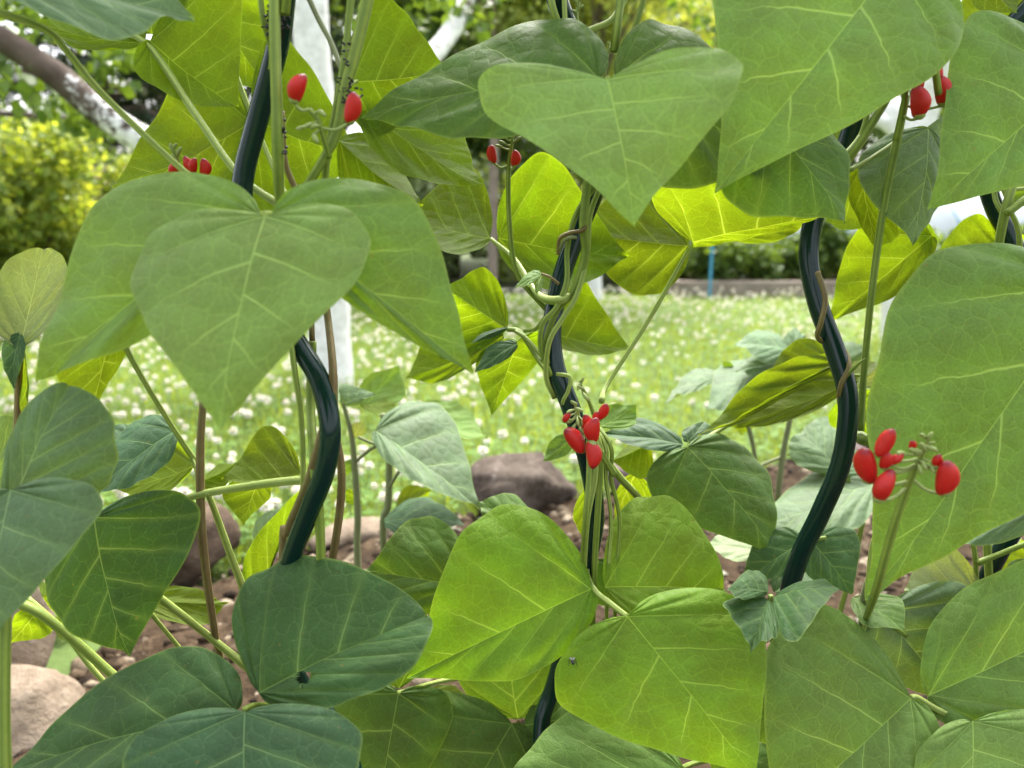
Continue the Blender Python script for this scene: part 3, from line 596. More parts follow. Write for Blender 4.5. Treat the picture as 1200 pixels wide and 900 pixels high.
# --- brick wall glimpsed behind the golden shrubs
e = empty('brick_wall', (-3.0, 5.6, -.03)); tag(e, 'low old red brick wall glimpsed behind the golden shrubs', 'wall')
mk('mortar_core', mesh_np('mortar_core', [(x, y, zz) for x in (-4.2, -1.55) for y in (5.56, 5.68) for zz in (-.03, .94)], [(0, 1, 3, 2), (4, 6, 7, 5), (0, 4, 5, 1), (2, 3, 7, 6), (1, 5, 7, 3), (0, 2, 6, 4)], smooth=False), M_WOOD, e)
bme = None
for row in range(13):
    for k in range(12):
        x = -4.2 + k * .221 + (row % 2) * .11; zz = -.025 + row * .075
        if bme is None:
            o = box('brick', (0, 0), (.21, 0), .12, .065, 0, M_BRICK, e); bme = o.data
        else: o = mk('brick', bme, None, e)
        o.location = (x, 5.615 + rng.normal(0, .003), zz)

# ================================================================== STAKES
def stake(pix, Y0, amp, label, r=0.0048, top=1.32):
    """pix: (x, y, phase) traced centre line of the spiral; phase (radians) gives its depth round the axis"""
    pts = [P(x, y, Y0 + amp * math.sin(ph)) for x, y, ph in pix]
    # carry the spiral on down into the soil
    (x0, y0, f0), (x1, y1, f1) = pix[-2], pix[-1]
    ax = np.mean([p[0] for p in pts]); zend = pts[-1][2]; ph = f1; xr = max(abs(p[0] - ax) for p in pts) * .9
    dz = 0.17 / 8; k = 0
    sgn = 1 if f1 > f0 else -1
    a = pts[-1][0] - ax
    ph0 = math.acos(max(-1, min(1, a / xr)));
    ph0 = ph0 if pts[-1][0] < pts[-2][0] else -ph0
    while zend > -0.06:
        k += 1; zend -= dz; pp = ph0 + k * 2 * math.pi / 8
        pts.append(np.array((ax + xr * math.cos(pp), Y0 + amp * math.sin(f1 + sgn * k * 2 * math.pi / 8), zend)))
    up = []; zt = pts[0][2]; k = 0; b = pts[0][0] - ax; q0 = math.acos(max(-1, min(1, b / xr))); q0 = q0 if pts[0][0] < pts[1][0] else -q0
    while zt < top:                      # and on up to its tip above the vines
        k += 1; zt += dz; pp = q0 + k * 2 * math.pi / 8
        up.append(np.array((ax + xr * math.cos(pp), Y0 + amp * math.sin(pix[0][2] - sgn * k * 2 * math.pi / 8), zt)))
    pts = np.array(up[::-1] + pts)
    o = mk('spiral_stake', mesh_np('spiral_stake', *tube_data(pts, r, sides=14, per=8)), M_STAKE)
    tag(o, label, 'plant stake', 'green spiral plant stakes'); return pts
hp = math.pi / 2
S1 = stake([(352, -160, -hp), (338, -70, -.5), (333, 0, 0.2), (324, 60, .7), (302, 140, 1.2), (284, 225, 1.6), (300, 310, 2.2), (344, 395, 3.0), (374, 445, 3.6), (387, 500, 4.3), (381, 550, 5.0), (364, 595, 5.5), (338, 665, 6.2), (326, 740, 6.9), (352, 800, 7.6)], .335, .016, 'dark green spiral stake in front of the whitewashed trunk', .0046)
S2 = stake([(640, -60, -hp), (653, 0, -.7), (670, 45, 0), (692, 110, .6), (706, 165, 1.2), (700, 215, 1.7), (678, 270, 2.2), (658, 325, 2.8), (647, 385, 3.5), (651, 430, 4.0), (668, 475, 4.5), (686, 530, 5.1), (697, 590, 5.8), (693, 640, 6.4), (672, 720, 7.2), (650, 800, 7.9)], .40, .014, 'dark green spiral stake rising through the red buds in the middle', .0050)
S3 = stake([(1030, -40, -.6), (1022, 50, 0), (1006, 125, .6), (985, 190, 1.1), (957, 245, 1.6), (948, 300, 2.2), (958, 355, 2.8), (980, 415, 3.4), (994, 470, 4.0), (986, 540, 4.8), (962, 600, 5.4), (936, 655, 6.0), (924, 710, 6.5), (935, 790, 7.2)], .40, .014, 'dark green spiral stake wound by one brown tendril near clustered red buds', .0052)
S4 = stake([(1166, 60, -.4), (1152, 140, .2), (1155, 205, 1.0), (1166, 245, 1.6), (1186, 282, 2.3), (1212, 340, 3.0), (1228, 430, 3.8), (1218, 530, 4.6), (1192, 612, 5.4), (1170, 650, 5.8), (1153, 690, 6.3), (1145, 760, 7.0)], .47, .014, 'dark green spiral stake partly hidden behind the huge right leaf', .0054)

# ================================================================== LEAVES
OUT = catmull(np.array([(0, 0), (-.022, .15), (-.018, .36), (.035, .64), (.14, .89), (.27, 1.0), (.42, .94), (.57, .75), (.72, .49), (.84, .26), (.935, .095), (1, 0)]), 61)
OUTB = catmull(np.array([(0, 0), (-.025, .16), (-.018, .40), (.05, .72), (.18, .96), (.32, 1.0), (.48, .97), (.65, .85), (.80, .64), (.91, .40), (.98, .17), (1, 0)]), 61)
CAM = np.array((0, 0, H))
def leaf_mesh(B, T, S1_, S2_, under=False, arch=.06, blunt=False, seed=0, bulge=.10, quilt=1.0, wave=1.0, hole=None, res=1):
    NR, NC = 60 * res + 1, 8 * res + 1; TT = np.linspace(0, 1, NR); FF = np.linspace(0, 1, NC) ** .85
    r = np.random.default_rng(seed); B, T, S1_, S2_ = map(np.asarray, (B, T, S1_, S2_)); L = np.linalg.norm(T - B)
    n0 = np.cross(T - B, S1_ - S2_); n0 /= np.linalg.norm(n0)
    if n0.dot(CAM - B) < 0: n0 = -n0
    if under: n0 = -n0
    Mc = (B + T) / 2 + n0 * arch * L; Cc = 2 * Mc - (B + T) / 2
    def mid(s):
        s = np.asarray(s)[..., None]; m = (1 - s) ** 2 * B + 2 * s * (1 - s) * Cc + s * s * T
        return np.where(s < 0, B + s * 2 * (Cc - B), m)
    Vs, Qs, U1, U2, o = [], [], [], [], 0; ph = r.uniform(0, 6.28, 2)
    O = OUTB if blunt else OUT
    if res > 1: O = np.stack([np.interp(TT, np.linspace(0, 1, 61), O[:, c]) for c in (0, 1)], 1)
    sm = np.where(TT < .5, 0, (TT - .5) / .5); sm[-1] = 1
    for side, S in ((1, S1_), (-1, S2_)):
        W = S - mid(np.array(.27)); wl = np.linalg.norm(W)
        ns = np.cross(T - B, W); ns /= np.linalg.norm(ns) + 1e-9
        if ns.dot(n0) < 0: ns = -ns
        ns = ns * .6 + n0 * .4; ns /= np.linalg.norm(ns)
        f = FF[None, :]; t = TT[:, None]; so = O[:, 0][:, None]; uo = O[:, 1][:, None] * (1 + .025 * np.sin(t * 17 + r.uniform(0, 6)) + .012 * np.sin(t * 41 + r.uniform(0, 6)))
        s = sm[:, None] + (so - sm[:, None]) * f ** 1.03; u = uo * f
        kq = np.where(t > .5, (t - .5) / (.122 if side > 0 else .10), (t - .5) / (.172 if side > 0 else .15))
        ql = np.abs(np.sin(np.pi * kq)) ** .7 * np.sin(np.pi * np.clip(f * .98, 0, 1)) ** .7 * np.clip(1.15 - t, 0, 1)
        h = bulge * wl * 4 * u * (1 - np.clip(u, 0, 1)) * .5 * np.clip(t / .35, 0, 1) ** 1.5 + .0017 * quilt * (L / .09) * ql * np.clip(uo * 1.6, 0, 1)
        h = h + wave * .014 * L * np.sin(t * 2 * math.pi * r.uniform(1.6, 2.8) + r.uniform(0, 6.28)) * f ** 2.5 + wave * .006 * L * np.sin(t * 2 * math.pi * 6.3 + r.uniform(0, 6.28)) * f ** 4
        h2 = .012 * L * wave * (np.sin(s * 7 + u * 4 * side + ph[0]) * np.sin(s * 4 - u * 6 * side + ph[1]) - math.sin(ph[0]) * math.sin(ph[1])) * np.clip(s * 3, 0, 1)
        pos = mid(s) + W * u[..., None] + ns * h[..., None] + n0 * h2[..., None]
        Vs.append(pos.reshape(-1, 3)); U1.append(np.stack(np.broadcast_arrays(f, t), -1).reshape(-1, 2))
        U2.append(np.stack([s * L * 100, side * u * wl * 100], -1).reshape(-1, 2))
        i = (np.arange(NR - 1)[:, None] * NC + np.arange(NC - 1)[None, :]).ravel() + o
        q = np.stack([i, i + 1, i + NC + 1, i + NC], 1)
        i0, j0 = 12 * res, 4 * res; c = pos[i0, j0]; nq = np.cross(pos[i0, j0 + res] - c, pos[i0 + 4 * res, j0] - c)
        if nq.dot(ns) < 0: q = q[:, ::-1]
        Qs.append(q); o += NR * NC
    V = np.vstack(Vs); Q = np.vstack(Qs)
    if hole is not None:
        hc, hr = hole; ce = V[Q].mean(1); Q = Q[np.linalg.norm(ce - hc, axis=1) > hr * (1 + .25 * np.sin(np.arctan2(ce[:, 2] - hc[2], ce[:, 0] - hc[0]) * 3))]
    me = mesh_np('leaflet', V, quads=Q)
    lv = np.zeros(len(me.loops), np.int32); me.loops.foreach_get('vertex_index', lv)
    for nm, U in (('vein', np.vstack(U1)), ('leaf', np.vstack(U2))):
        l = me.uv_layers.new(name=nm); l.data.foreach_set('uv', U[lv].astype(np.float32).ravel())
    return me
# leaf colours: top albedo + share of light that passes through
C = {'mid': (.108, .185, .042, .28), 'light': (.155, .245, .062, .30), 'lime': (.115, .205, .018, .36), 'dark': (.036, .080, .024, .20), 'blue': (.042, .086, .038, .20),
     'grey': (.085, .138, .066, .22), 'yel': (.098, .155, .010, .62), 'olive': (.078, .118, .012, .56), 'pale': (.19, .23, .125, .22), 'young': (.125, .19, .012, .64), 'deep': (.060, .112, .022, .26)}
LS = [0]
def leaflet(parent, col, B, T, A, D, under=False, name='leaflet', **kw):
    LS[0] += 1
    me = leaf_mesh(P(*B), P(*T), P(*A), P(*D), under=under, seed=LS[0] * 13 + 1, **kw)
    o = mk(name, me, M_LEAF, parent); r = random.Random(LS[0]); j = r.uniform(.92, 1.08)
    c = C[col]; o.color = (c[0] * j * r.uniform(.95, 1.05), c[1] * j, c[2] * j, c[3]); return o
def pts(l): return [P(*q) for q in l]
def stalk(parent, path, rad=.0017, mat=None, name='leaf_stalk'):
    r = [rad * 1.25] + [rad] * (len(path) - 1) if np.isscalar(rad) else rad
    return tube(name, pts(path), r, mat or M_STEM, parent, sides=8, per=6, ridges=.10)
def vine(xy, label):
    e = empty('bean_vine', (xy[0], xy[1], soil_z(*xy))); tag(e, label, 'bean vine', 'runner bean vines on the stakes'); return e
def stem(parent, path, rad, mat=None, name='stem', down=None):
    p = pts(path)
    if down is not None: p = p + [np.array((down[0], down[1], 0.10)), np.array((down[0], down[1], -0.01))]
    return tube(name, p, rad, mat or M_STEM, parent, sides=8, per=7, ridges=.11)
V0 = vine((-.36, .36), 'bean vine at the left edge with a pale puckered front leaf')
V1 = vine((-.13, .35), 'bean vine climbing the first stake, broad light leaf hanging in front')
V2 = vine((.05, .42), 'bean vine climbing the middle stake with lime green leaves at its foot')
V3 = vine((.19, .42), 'bean vine at the third stake with the largest leaf and a big red bud cluster')
V4 = vine((.35, .49), 'bean vine at the right edge around the half hidden stake')

# ------------------------------------------------------------------ vine 1 (first stake)
k = stalk(V1, [(352, 250, .345), (335, 252, .31), (313, 252, .275), (310, 253, .268)])
leaflet(k, 'light', (311, 253, .268), (258, 506, .238), (160, 300, .270), (436, 286, .275), arch=.07)
leaflet(k, 'mid', (305, 252, .278), (47, 449, .275), (150, 218, .292), (200, 380, .270), arch=.05)
leaflet(k, 'mid', (318, 251, .278), (556, 438, .285), (470, 226, .292), (402, 350, .278), arch=.04)
k = stalk(V1, [(-40, 2, .30), (50, 33, .31), (80, 62, .315), (120, 110, .322), (215, 200, .335), (300, 262, .335)], .0015, M_STEM_PALE)
leaflet(k, 'grey', (-30, -40, .30), (228, 24, .30), (80, -90, .33), (95, 40, .28), arch=.02)
leaflet(k, 'yel', (168, 50, .40), (40, 26, .40), (140, 0, .42), (110, 58, .39), True)
k = stalk(V1, [(335, 245, .36), (280, 205, .37), (225, 128, .385), (170, 50, .40), (120, 36, .405)], .0016, M_STEM_PALE)
leaflet(k, 'yel', (176, 48, .40), (280, 126, .40), (270, -60, .43), (170, 96, .38), True)
leaflet(k, 'yel', (178, 40, .41), (150, -70, .41), (110, -5, .42), (225, -20, .42), True)
k = stalk(V1, [(345, 250, .40), (322, 200, .415), (285, 110, .43), (262, 40, .44), (240, -25, .45)], .0012, M_STEM_PALE)
leaflet(k, 'yel', (294, 143, .43), (130, 217, .42), (228, 66, .46), (258, 232, .41), True)
leaflet(k, 'yel', (298, 140, .44), (425, 185, .44), (330, 40, .47), (300, 245, .42), True)
leaflet(k, 'yel', (240, -10, .47), (320, 110, .47), (330, -10, .50), (210, 60, .45), True)
stem(V1, [(322, -60, .322), (322, 30, .318), (324, 110, .316), (326, 180, .318), (330, 250, .33), (350, 330, .35)], [.0022, .0022, .0022, .0024, .0020, .0018], M_STEM)
stem(V1, [(303, -30, .335), (308, 20, .333), (318, 60, .34), (316, 90, .345)], .0012, M_STEM)
stem(V1, [(330, 130, .335), (334, 190, .34), (352, 240, .345), (362, 320, .345), (366, 400, .34)], .0013, M_STEM_OLD)
stem(V1, [(438, -40, .325), (428, 10, .325), (414, 70, .325), (404, 105, .325), (396, 150, .325), (380, 185, .325), (352, 228, .33), (330, 250, .34)], [.0026, .0026, .0024, .0022, .0022, .0019, .0017, .0016], M_STEM)
stem(V1, [(415, -40, .33), (409, 20, .33), (402, 80, .328), (393, 130, .328), (384, 180, .33), (380, 240, .335), (385, 330, .335)], [.0015] * 7, M_STEM)
stem(V1, [(345, -40, .34), (372, 20, .338), (388, 50, .335), (400, 82, .33)], .0012, M_STEM_GREY)
stem(V1, [(378, 330, .345), (384, 372, .345), (390, 430, .33), (388, 470, .325), (374, 520, .322), (362, 560, .325), (350, 590, .33), (336, 625, .335), (330, 680, .34)], [.0017, .0017, .0019, .0019, .0018, .0018, .0016, .0016, .0016], M_STEM_OLD, down=(-.13, .35))
stem(V1, [(340, 395, .33), (346, 440, .328), (353, 490, .33), (355, 560, .335), (350, 620, .34), (330, 700, .345)], [.0013] * 6, M_STEM_PALE, down=(-.125, .36))
stem(V1, [(366, 400, .345), (364, 470, .345), (368, 540, .325), (374, 600, .325), (376, 670, .33), (372, 740, .34)], [.0021, .0021, .0023, .0022, .0020, .0020], M_STEM, down=(-.12, .34))
stem(V1, [(392, 440, .345), (393, 500, .345), (400, 550, .345), (398, 600, .35), (387, 670, .355), (370, 760, .36)], [.0016, .0018, .0022, .0022, .0018, .0018], M_STEM_OLD, down=(-.11, .37))
stem(V1, [(238, 470, .36), (235, 520, .36), (235, 580, .36), (238, 640, .36), (250, 730, .37), (265, 800, .375)], [.0016, .0020, .0021, .0018, .0016, .0016], M_STEM_OLD, down=(-.14, .40))
# right of the first stake: backlit undersides
k = stalk(V1, [(404, 100, .34), (412, 98, .37), (418, 95, .395)], .0009)
leaflet(k, 'yel', (414, 96, .40), (528, 84, .43), (450, -6, .42), (440, 160, .41), True)
leaflet(k, 'yel', (420, 118, .41), (569, 216, .43), (520, 112, .45), (455, 190, .40), True)
leaflet(k, 'yel', (398, 165, .42), (496, 240, .42), (455, 165, .45), (420, 262, .41), True)
k = stalk(V1, [(232, 545, .375), (205, 505, .365), (165, 440, .35), (133, 380, .335)], .0012, M_STEM_PALE)
leaflet(k, 'olive', (133, 384, .335), (107, 486, .34), (66, 425, .33), (172, 370, .345), True, arch=.03)
# left middle leaves
k = stalk(V1, [(235, 575, .36), (228, 545, .37), (215, 520, .375)], .0010)
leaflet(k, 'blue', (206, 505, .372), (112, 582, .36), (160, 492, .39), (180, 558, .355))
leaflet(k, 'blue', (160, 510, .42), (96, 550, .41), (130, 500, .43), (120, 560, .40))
leaflet(k, 'yel', (228, 545, .40), (134, 572, .40), (190, 515, .42), (185, 580, .39), True)
leaflet(k, 'yel', (230, 566, .40), (280, 540, .41), (255, 545, .42), (255, 575, .40), True)
k = stalk(V1, [(385, 566, .345), (350, 563, .35), (290, 570, .355), (225, 582, .36), (195, 600, .36)], [.0024, .0022, .0021, .002, .0015], M_STEM_PALE)
leaflet(k, 'olive', (352, 556, .40), (260, 562, .40), (315, 500, .42), (310, 566, .39), True)
leaflet(k, 'olive', (305, 562, .41), (286, 616, .40), (262, 572, .40), (318, 578, .42), True)
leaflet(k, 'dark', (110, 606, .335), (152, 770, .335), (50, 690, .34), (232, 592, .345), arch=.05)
k = stalk(V1, [(243, 577, .357), (252, 600, .366), (270, 650, .375), (288, 700, .38), (300, 760, .38)], [.0012, .0015, .0018, .002, .002], M_STEM_PALE)
leaflet(k, 'olive', (300, 720, .40), (372, 558, .41), (288, 655, .40), (328, 640, .41), True, arch=.10)
leaflet(k, 'grey', (306, 640, .50), (352, 590, .50), (300, 610, .51), (345, 640, .49))
leaflet(k, 'olive', (150, 700, .42), (268, 706, .42), (210, 686, .43), (215, 732, .41), True)
stalk(V1, [(300, 790, .37), (250, 750, .37), (215, 722, .36), (175, 690, .35), (150, 660, .34)], .0017, M_STEM_PALE)
stalk(V1, [(250, 810, .38), (215, 765, .37), (190, 735, .36), (168, 708, .35)], .0010, M_STEM_PALE)
# bottom left, dark leaves
k = stalk(V1, [(350, 806, .335), (325, 824, .315), (300, 826, .295), (286, 832, .285)], .0012)
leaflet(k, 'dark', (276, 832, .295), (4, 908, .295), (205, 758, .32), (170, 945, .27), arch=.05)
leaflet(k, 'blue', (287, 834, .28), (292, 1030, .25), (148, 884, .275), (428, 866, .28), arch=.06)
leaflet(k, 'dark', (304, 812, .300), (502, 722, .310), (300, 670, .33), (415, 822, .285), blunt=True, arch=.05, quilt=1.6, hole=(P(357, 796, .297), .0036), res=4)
# ------------------------------------------------------------------ vine 0 (left edge)
k = stalk(V0, [(8, 960, .25), (5, 850, .255), (6, 740, .26), (10, 640, .268), (13, 585, .272)], .0019, M_STEM)
leaflet(k, 'grey', (12, 600, .280), (80, 452, .292), (8, 520, .285), (128, 560, .285), blunt=True, quilt=2.0)
leaflet(k, 'grey', (13, 574, .270), (-8, 752, .250), (118, 590, .268), (-80, 640, .265), quilt=2.2)
k = stalk(V0, [(-10, 625, .40), (10, 600, .385), (17, 560, .375), (20, 500, .37), (22, 440, .365), (24, 404, .36)], .0016, M_STEM_OLD)
leaflet(k, 'pale', (24, 406, .36), (50, 292, .375), (-12, 352, .355), (74, 350, .37), True, blunt=True)
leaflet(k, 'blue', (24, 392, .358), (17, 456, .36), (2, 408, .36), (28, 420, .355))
leaflet(k, 'olive', (24, 400, .362), (26, 500, .364), (14, 430, .365), (30, 436, .36), True)
leaflet(k, 'grey', (-22, 600, .42), (18, 494, .42), (-30, 530, .42), (22, 550, .42), blunt=True)
leaflet(k, 'pale', (-10, 602, .41), (18, 572, .41), (-4, 580, .41), (14, 594, .41))
leaflet(k, 'olive', (-5, 560, .44), (20, 640, .45), (-20, 600, .44), (26, 590, .44), True)
k = stalk(V0, [(-20, 690, .36), (40, 715, .36), (80, 745, .365), (122, 782, .37), (170, 825, .37)], .0022, M_STEM)
stalk(V0, [(30, 700, .375), (70, 735, .375), (105, 780, .38), (150, 830, .385)], .0013, M_STEM_PALE)
leaflet(k, 'yel', (45, 715, .37), (12, 754, .37), (18, 720, .37), (60, 742, .37), True)
leaflet(k, 'olive', (50, 700, .40), (82, 730, .40), (50, 680, .41), (70, 700, .40), True)
stem(V0, [(-20, 690, .36), (-60, 760, .36), (-80, 900, .37)], .0022, down=(-.36, .36))
stem(V0, [(8, 960, .25), (2, 1100, .27)], .0019, down=(-.36, .36))
# ------------------------------------------------------------------ vine 2 (middle stake)
k = stalk(V2, [(692, 220, .39), (705, 160, .375), (712, 110, .34), (712, 92, .318)], .0013)
leaflet(k, 'light', (712, 93, .302), (744, 264, .278), (556, 100, .296), (872, 70, .290), arch=.08, wave=1.6)
leaflet(k, 'deep', (702, 92, .345), (424, 142, .36), (640, 26, .375), (590, 166, .335), arch=.04, quilt=1.6)
leaflet(k, 'deep', (722, 90, .365), (905, 200, .365), (790, 28, .39), (770, 215, .35))
stem(V2, [(640, -40, .385), (648, 10, .38), (664, 50, .385)], .0018, M_STEM)
stem(V2, [(660, -30, .385), (662, 20, .383), (664, 60, .383), (680, 120, .385), (690, 200, .383)], .0013, M_STEM_PALE)
stem(V2, [(745, -30, .40), (720, 20, .395), (690, 36, .39), (668, 52, .387)], .0016, M_STEM_PALE)
stem(V2, [(762, -30, .41), (745, 30, .41), (725, 80, .41), (716, 120, .40)], .0016, M_STEM)
stem(V2, [(690, 200, .383), (684, 260, .382), (686, 300, .385), (672, 340, .386), (652, 365, .386), (640, 400, .386), (642, 430, .388), (652, 462, .402)], [.0022, .0026, .0024, .0022, .0018, .0018, .0017, .0015], M_STEM)
stem(V2, [(700, 215, .385), (676, 250, .385), (665, 290, .386), (664, 330, .384), (652, 360, .382), (636, 380, .382), (634, 410, .384), (646, 440, .386)], [.0015] * 8, M_STEM)
stem(V2, [(710, 205, .392), (692, 250, .390), (688, 300, .386), (676, 345, .383), (660, 372, .381), (644, 400, .381), (640, 440, .386), (650, 466, .39)], [.0015] * 8, M_STEM_PALE)
stem(V2, [(652, 438, .384), (668, 442, .382), (666, 458, .381), (660, 472, .383), (668, 482, .392)], .0011, M_STEM_PALE)
stem(V2, [(654, 298, .385), (656, 280, .382), (668, 273, .38), (682, 270, .379), (688, 262, .382)], .0010, M_STEM_OLD)
stem(V2, [(655, 292, .384), (664, 280, .379), (676, 278, .378)], .0009, M_STEM_GREY)
for i, (x, xx) in enumerate(((690, 686), (697, 688), (703, 700), (710, 716), (716, 726))):
    stem(V2, [(688 + 2 * i, 494, .392), (x, 524, .380), (x, 560, .374 + .004 * i), (xx, 610, .374 + .006 * i), (xx - 4, 680, .40), (xx - 6, 780, .41)], [.0016 if i < 3 else .0010] * 6, (M_STEM, M_STEM_PALE)[i % 2], down=(.04 + .006 * i, .42))
stem(V2, [(690, 500, .388), (704, 530, .386), (725, 558, .405), (748, 583, .44), (785, 630, .49)], .0019, M_STEM, name='side_stem')
k = stalk(V2, [(668, 345, .385), (655, 352, .382), (630, 345, .40), (604, 305, .43), (575, 280, .445)], [.0012, .0022, .0017, .0014, .0011], M_STEM_PALE)
leaflet(k, 'olive', (574, 279, .445), (476, 250, .43), (552, 196, .47), (530, 296, .42), True)
leaflet(k, 'yel', (584, 279, .45), (738, 300, .45), (635, 180, .47), (640, 338, .43), True)
k = stalk(V2, [(705, 470, .40), (712, 450, .42), (760, 375, .435), (800, 305, .445), (811, 287, .45)], [.0018, .0012, .0013, .0012, .0010], M_STEM_PALE)
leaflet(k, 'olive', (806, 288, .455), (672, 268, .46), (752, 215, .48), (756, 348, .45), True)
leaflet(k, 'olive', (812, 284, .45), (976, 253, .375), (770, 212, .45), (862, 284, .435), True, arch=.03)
leaflet(k, 'olive', (830, 270, .50), (962, 240, .47), (890, 222, .51), (900, 285, .49), True)  # olive instead of yellow: shade from the leaves above put into its colour
k = stalk(V2, [(646, 440, .40), (630, 420, .415), (610, 390, .425), (595, 386, .43)], .0013)
leaflet(k, 'yel', (594, 386, .43), (520, 336, .44), (575, 318, .45), (515, 420, .44), True)
leaflet(k, 'yel', (590, 394, .43), (476, 444, .44), (520, 345, .46), (535, 440, .43), True)
leaflet(k, 'yel', (606, 400, .425), (576, 487, .415), (560, 420, .43), (645, 400, .43), True)
k = stalk(V2, [(655, 355, .395), (640, 370, .41), (628, 385, .425), (614, 388, .43)], .0011)
leaflet(k, 'yel', (640, 388, .44), (741, 408, .44), (668, 318, .46), (668, 412, .43), True, blunt=False)
leaflet(k, 'blue', (606, 403, .412), (556, 438, .405), (580, 402, .415), (590, 424, .405))
leaflet(k, 'blue', (595, 384, .42), (552, 402, .41), (572, 388, .42), (575, 396, .415))
stalk(V2, [(655, 455, .40), (640, 425, .41), (618, 398, .42), (604, 388, .425)], .0011, M_STEM_PALE)
k = stalk(V2, [(655, 333, .385), (645, 325, .385), (635, 321, .39)], .0007, M_STEM_OLD)
leaflet(k, 'mid', (634, 322, .392), (603, 339, .385), (622, 318, .395), (620, 334, .385)); leaflet(k, 'mid', (634, 324, .388), (629, 347, .38), (628, 330, .39), (637, 332, .385))
# lime leaves at its foot
k = stalk(V2, [(690, 640, .40), (688, 670, .40), (697, 692, .385), (716, 708, .375), (735, 723, .368)], .0015, M_STEM_PALE)
leaflet(k, 'lime', (693, 690, .385), (477, 795, .375), (580, 592, .41), (640, 782, .365), arch=.05)
leaflet(k, 'lime', (709, 688, .392), (848, 690, .40), (752, 580, .42), (770, 730, .38), blunt=True)
leaflet(k, 'lime', (735, 722, .366), (886, 912, .335), (655, 818, .355), (876, 708, .375), arch=.06)
# leaves under them
k = stalk(V2, [(560, 790, .43), (510, 800, .425), (475, 810, .42), (467, 812, .415)], .0013, M_STEM_PALE)
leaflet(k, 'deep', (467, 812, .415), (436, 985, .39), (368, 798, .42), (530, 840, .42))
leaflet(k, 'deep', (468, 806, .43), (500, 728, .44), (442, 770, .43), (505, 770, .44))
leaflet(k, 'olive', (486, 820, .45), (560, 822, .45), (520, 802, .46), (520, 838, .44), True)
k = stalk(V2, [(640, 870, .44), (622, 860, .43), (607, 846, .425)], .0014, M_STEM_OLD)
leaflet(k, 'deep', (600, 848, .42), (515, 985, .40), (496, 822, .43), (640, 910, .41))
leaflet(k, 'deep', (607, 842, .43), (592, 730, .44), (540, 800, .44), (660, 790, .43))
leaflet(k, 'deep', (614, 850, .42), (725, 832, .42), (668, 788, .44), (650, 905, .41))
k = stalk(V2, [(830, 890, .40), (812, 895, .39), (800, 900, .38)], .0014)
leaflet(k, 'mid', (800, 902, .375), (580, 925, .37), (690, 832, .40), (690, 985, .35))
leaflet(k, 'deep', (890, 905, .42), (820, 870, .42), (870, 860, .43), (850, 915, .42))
# leaves between the middle stake and the third
k = stalk(V2, [(870, 486, .475), (850, 500, .47), (830, 512, .465), (809, 523, .455)], .0014, M_STEM_PALE)
leaflet(k, 'deep', (806, 524, .452), (912, 654, .43), (764, 584, .44), (880, 528, .47), arch=.06, quilt=1.5)
leaflet(k, 'blue', (800, 521, .46), (706, 510, .46), (760, 492, .475), (755, 528, .445), arch=.04)
leaflet(k, 'blue', (806, 518, .465), (826, 494, .49), (800, 505, .47), (835, 515, .48))
k = stalk(V2, [(690, 500, .40), (705, 512, .43), (716, 518, .46)], .0010)
leaflet(k, 'yel', (760, 520, .49), (716, 540, .48), (745, 515, .50), (760, 560, .48), True)
leaflet(k, 'mid', (704, 500, .45), (746, 474, .46), (712, 476, .46), (740, 500, .45), True)
leaflet(k, 'mid', (672, 512, .41), (636, 541, .40), (650, 512, .41), (665, 532, .405), True)
leaflet(k, 'olive', (700, 560, .46), (688, 640, .45), (672, 600, .46), (705, 610, .45), True)
leaflet(k, 'olive', (745, 555, .50), (720, 610, .50), (725, 570, .50), (765, 590, .50), True)
# leaves behind left of the lime pair
k = stalk(V2, [(700, 660, .43), (640, 650, .46), (560, 640, .47)], .0011)
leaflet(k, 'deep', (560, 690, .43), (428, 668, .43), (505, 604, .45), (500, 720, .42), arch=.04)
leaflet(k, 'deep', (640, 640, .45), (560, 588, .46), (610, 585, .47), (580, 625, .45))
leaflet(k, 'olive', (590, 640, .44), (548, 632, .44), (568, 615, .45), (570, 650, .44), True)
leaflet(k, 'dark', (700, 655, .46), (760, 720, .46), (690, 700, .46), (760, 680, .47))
# ------------------------------------------------------------------ vine 3 (third stake)
k = stalk(V3, [(1100, 110, .37), (1090, 50, .36), (1068, -10, .35), (1048, -42, .345)], .0013)
leaflet(k, 'mid', (1045, -40, .345), (838, 226, .315), (868, -75, .345), (1120, 60, .335), arch=.04, blunt=False, bulge=.14)
leaflet(k, 'deep', (872, 120, .37), (990, 262, .36), (968, 148, .385), (848, 232, .36))
leaflet(k, 'olive', (1150, -30, .40), (1193, 15, .40), (1140, 5, .40), (1200, -30, .41), True)
k = stalk(V3, [(978, 205, .395), (988, 190, .388), (1006, 168, .385), (1030, 130, .385), (1055, 92, .385), (1100, 40, .39)], [.0030, .0030, .0023, .0020, .0018, .0016], M_STEM)
leaflet(k, 'olive', (992, 186, .44), (944, 136, .45), (962, 186, .44), (1000, 140, .46), True)
leaflet(k, 'grey', (1088, 150, .42), (1068, 288, .395), (1002, 196, .41), (1112, 206, .42), arch=.05)
leaflet(k, 'olive', (1010, 195, .425), (1028, 293, .415), (992, 222, .42), (1052, 262, .415), True)
leaflet(k, 'yel', (985, 215, .46), (1045, 262, .46), (970, 262, .45), (1030, 205, .47), True)
leaflet(k, 'grey', (1085, 185, .43), (1112, 128, .44), (1072, 165, .43), (1112, 168, .44))
stalk(V3, [(953, 157, .40), (970, 172, .393), (984, 188, .39)], .0011, M_STEM_PALE)
stalk(V3, [(995, 200, .39), (1020, 186, .40), (1050, 166, .41)], .0010, M_STEM)
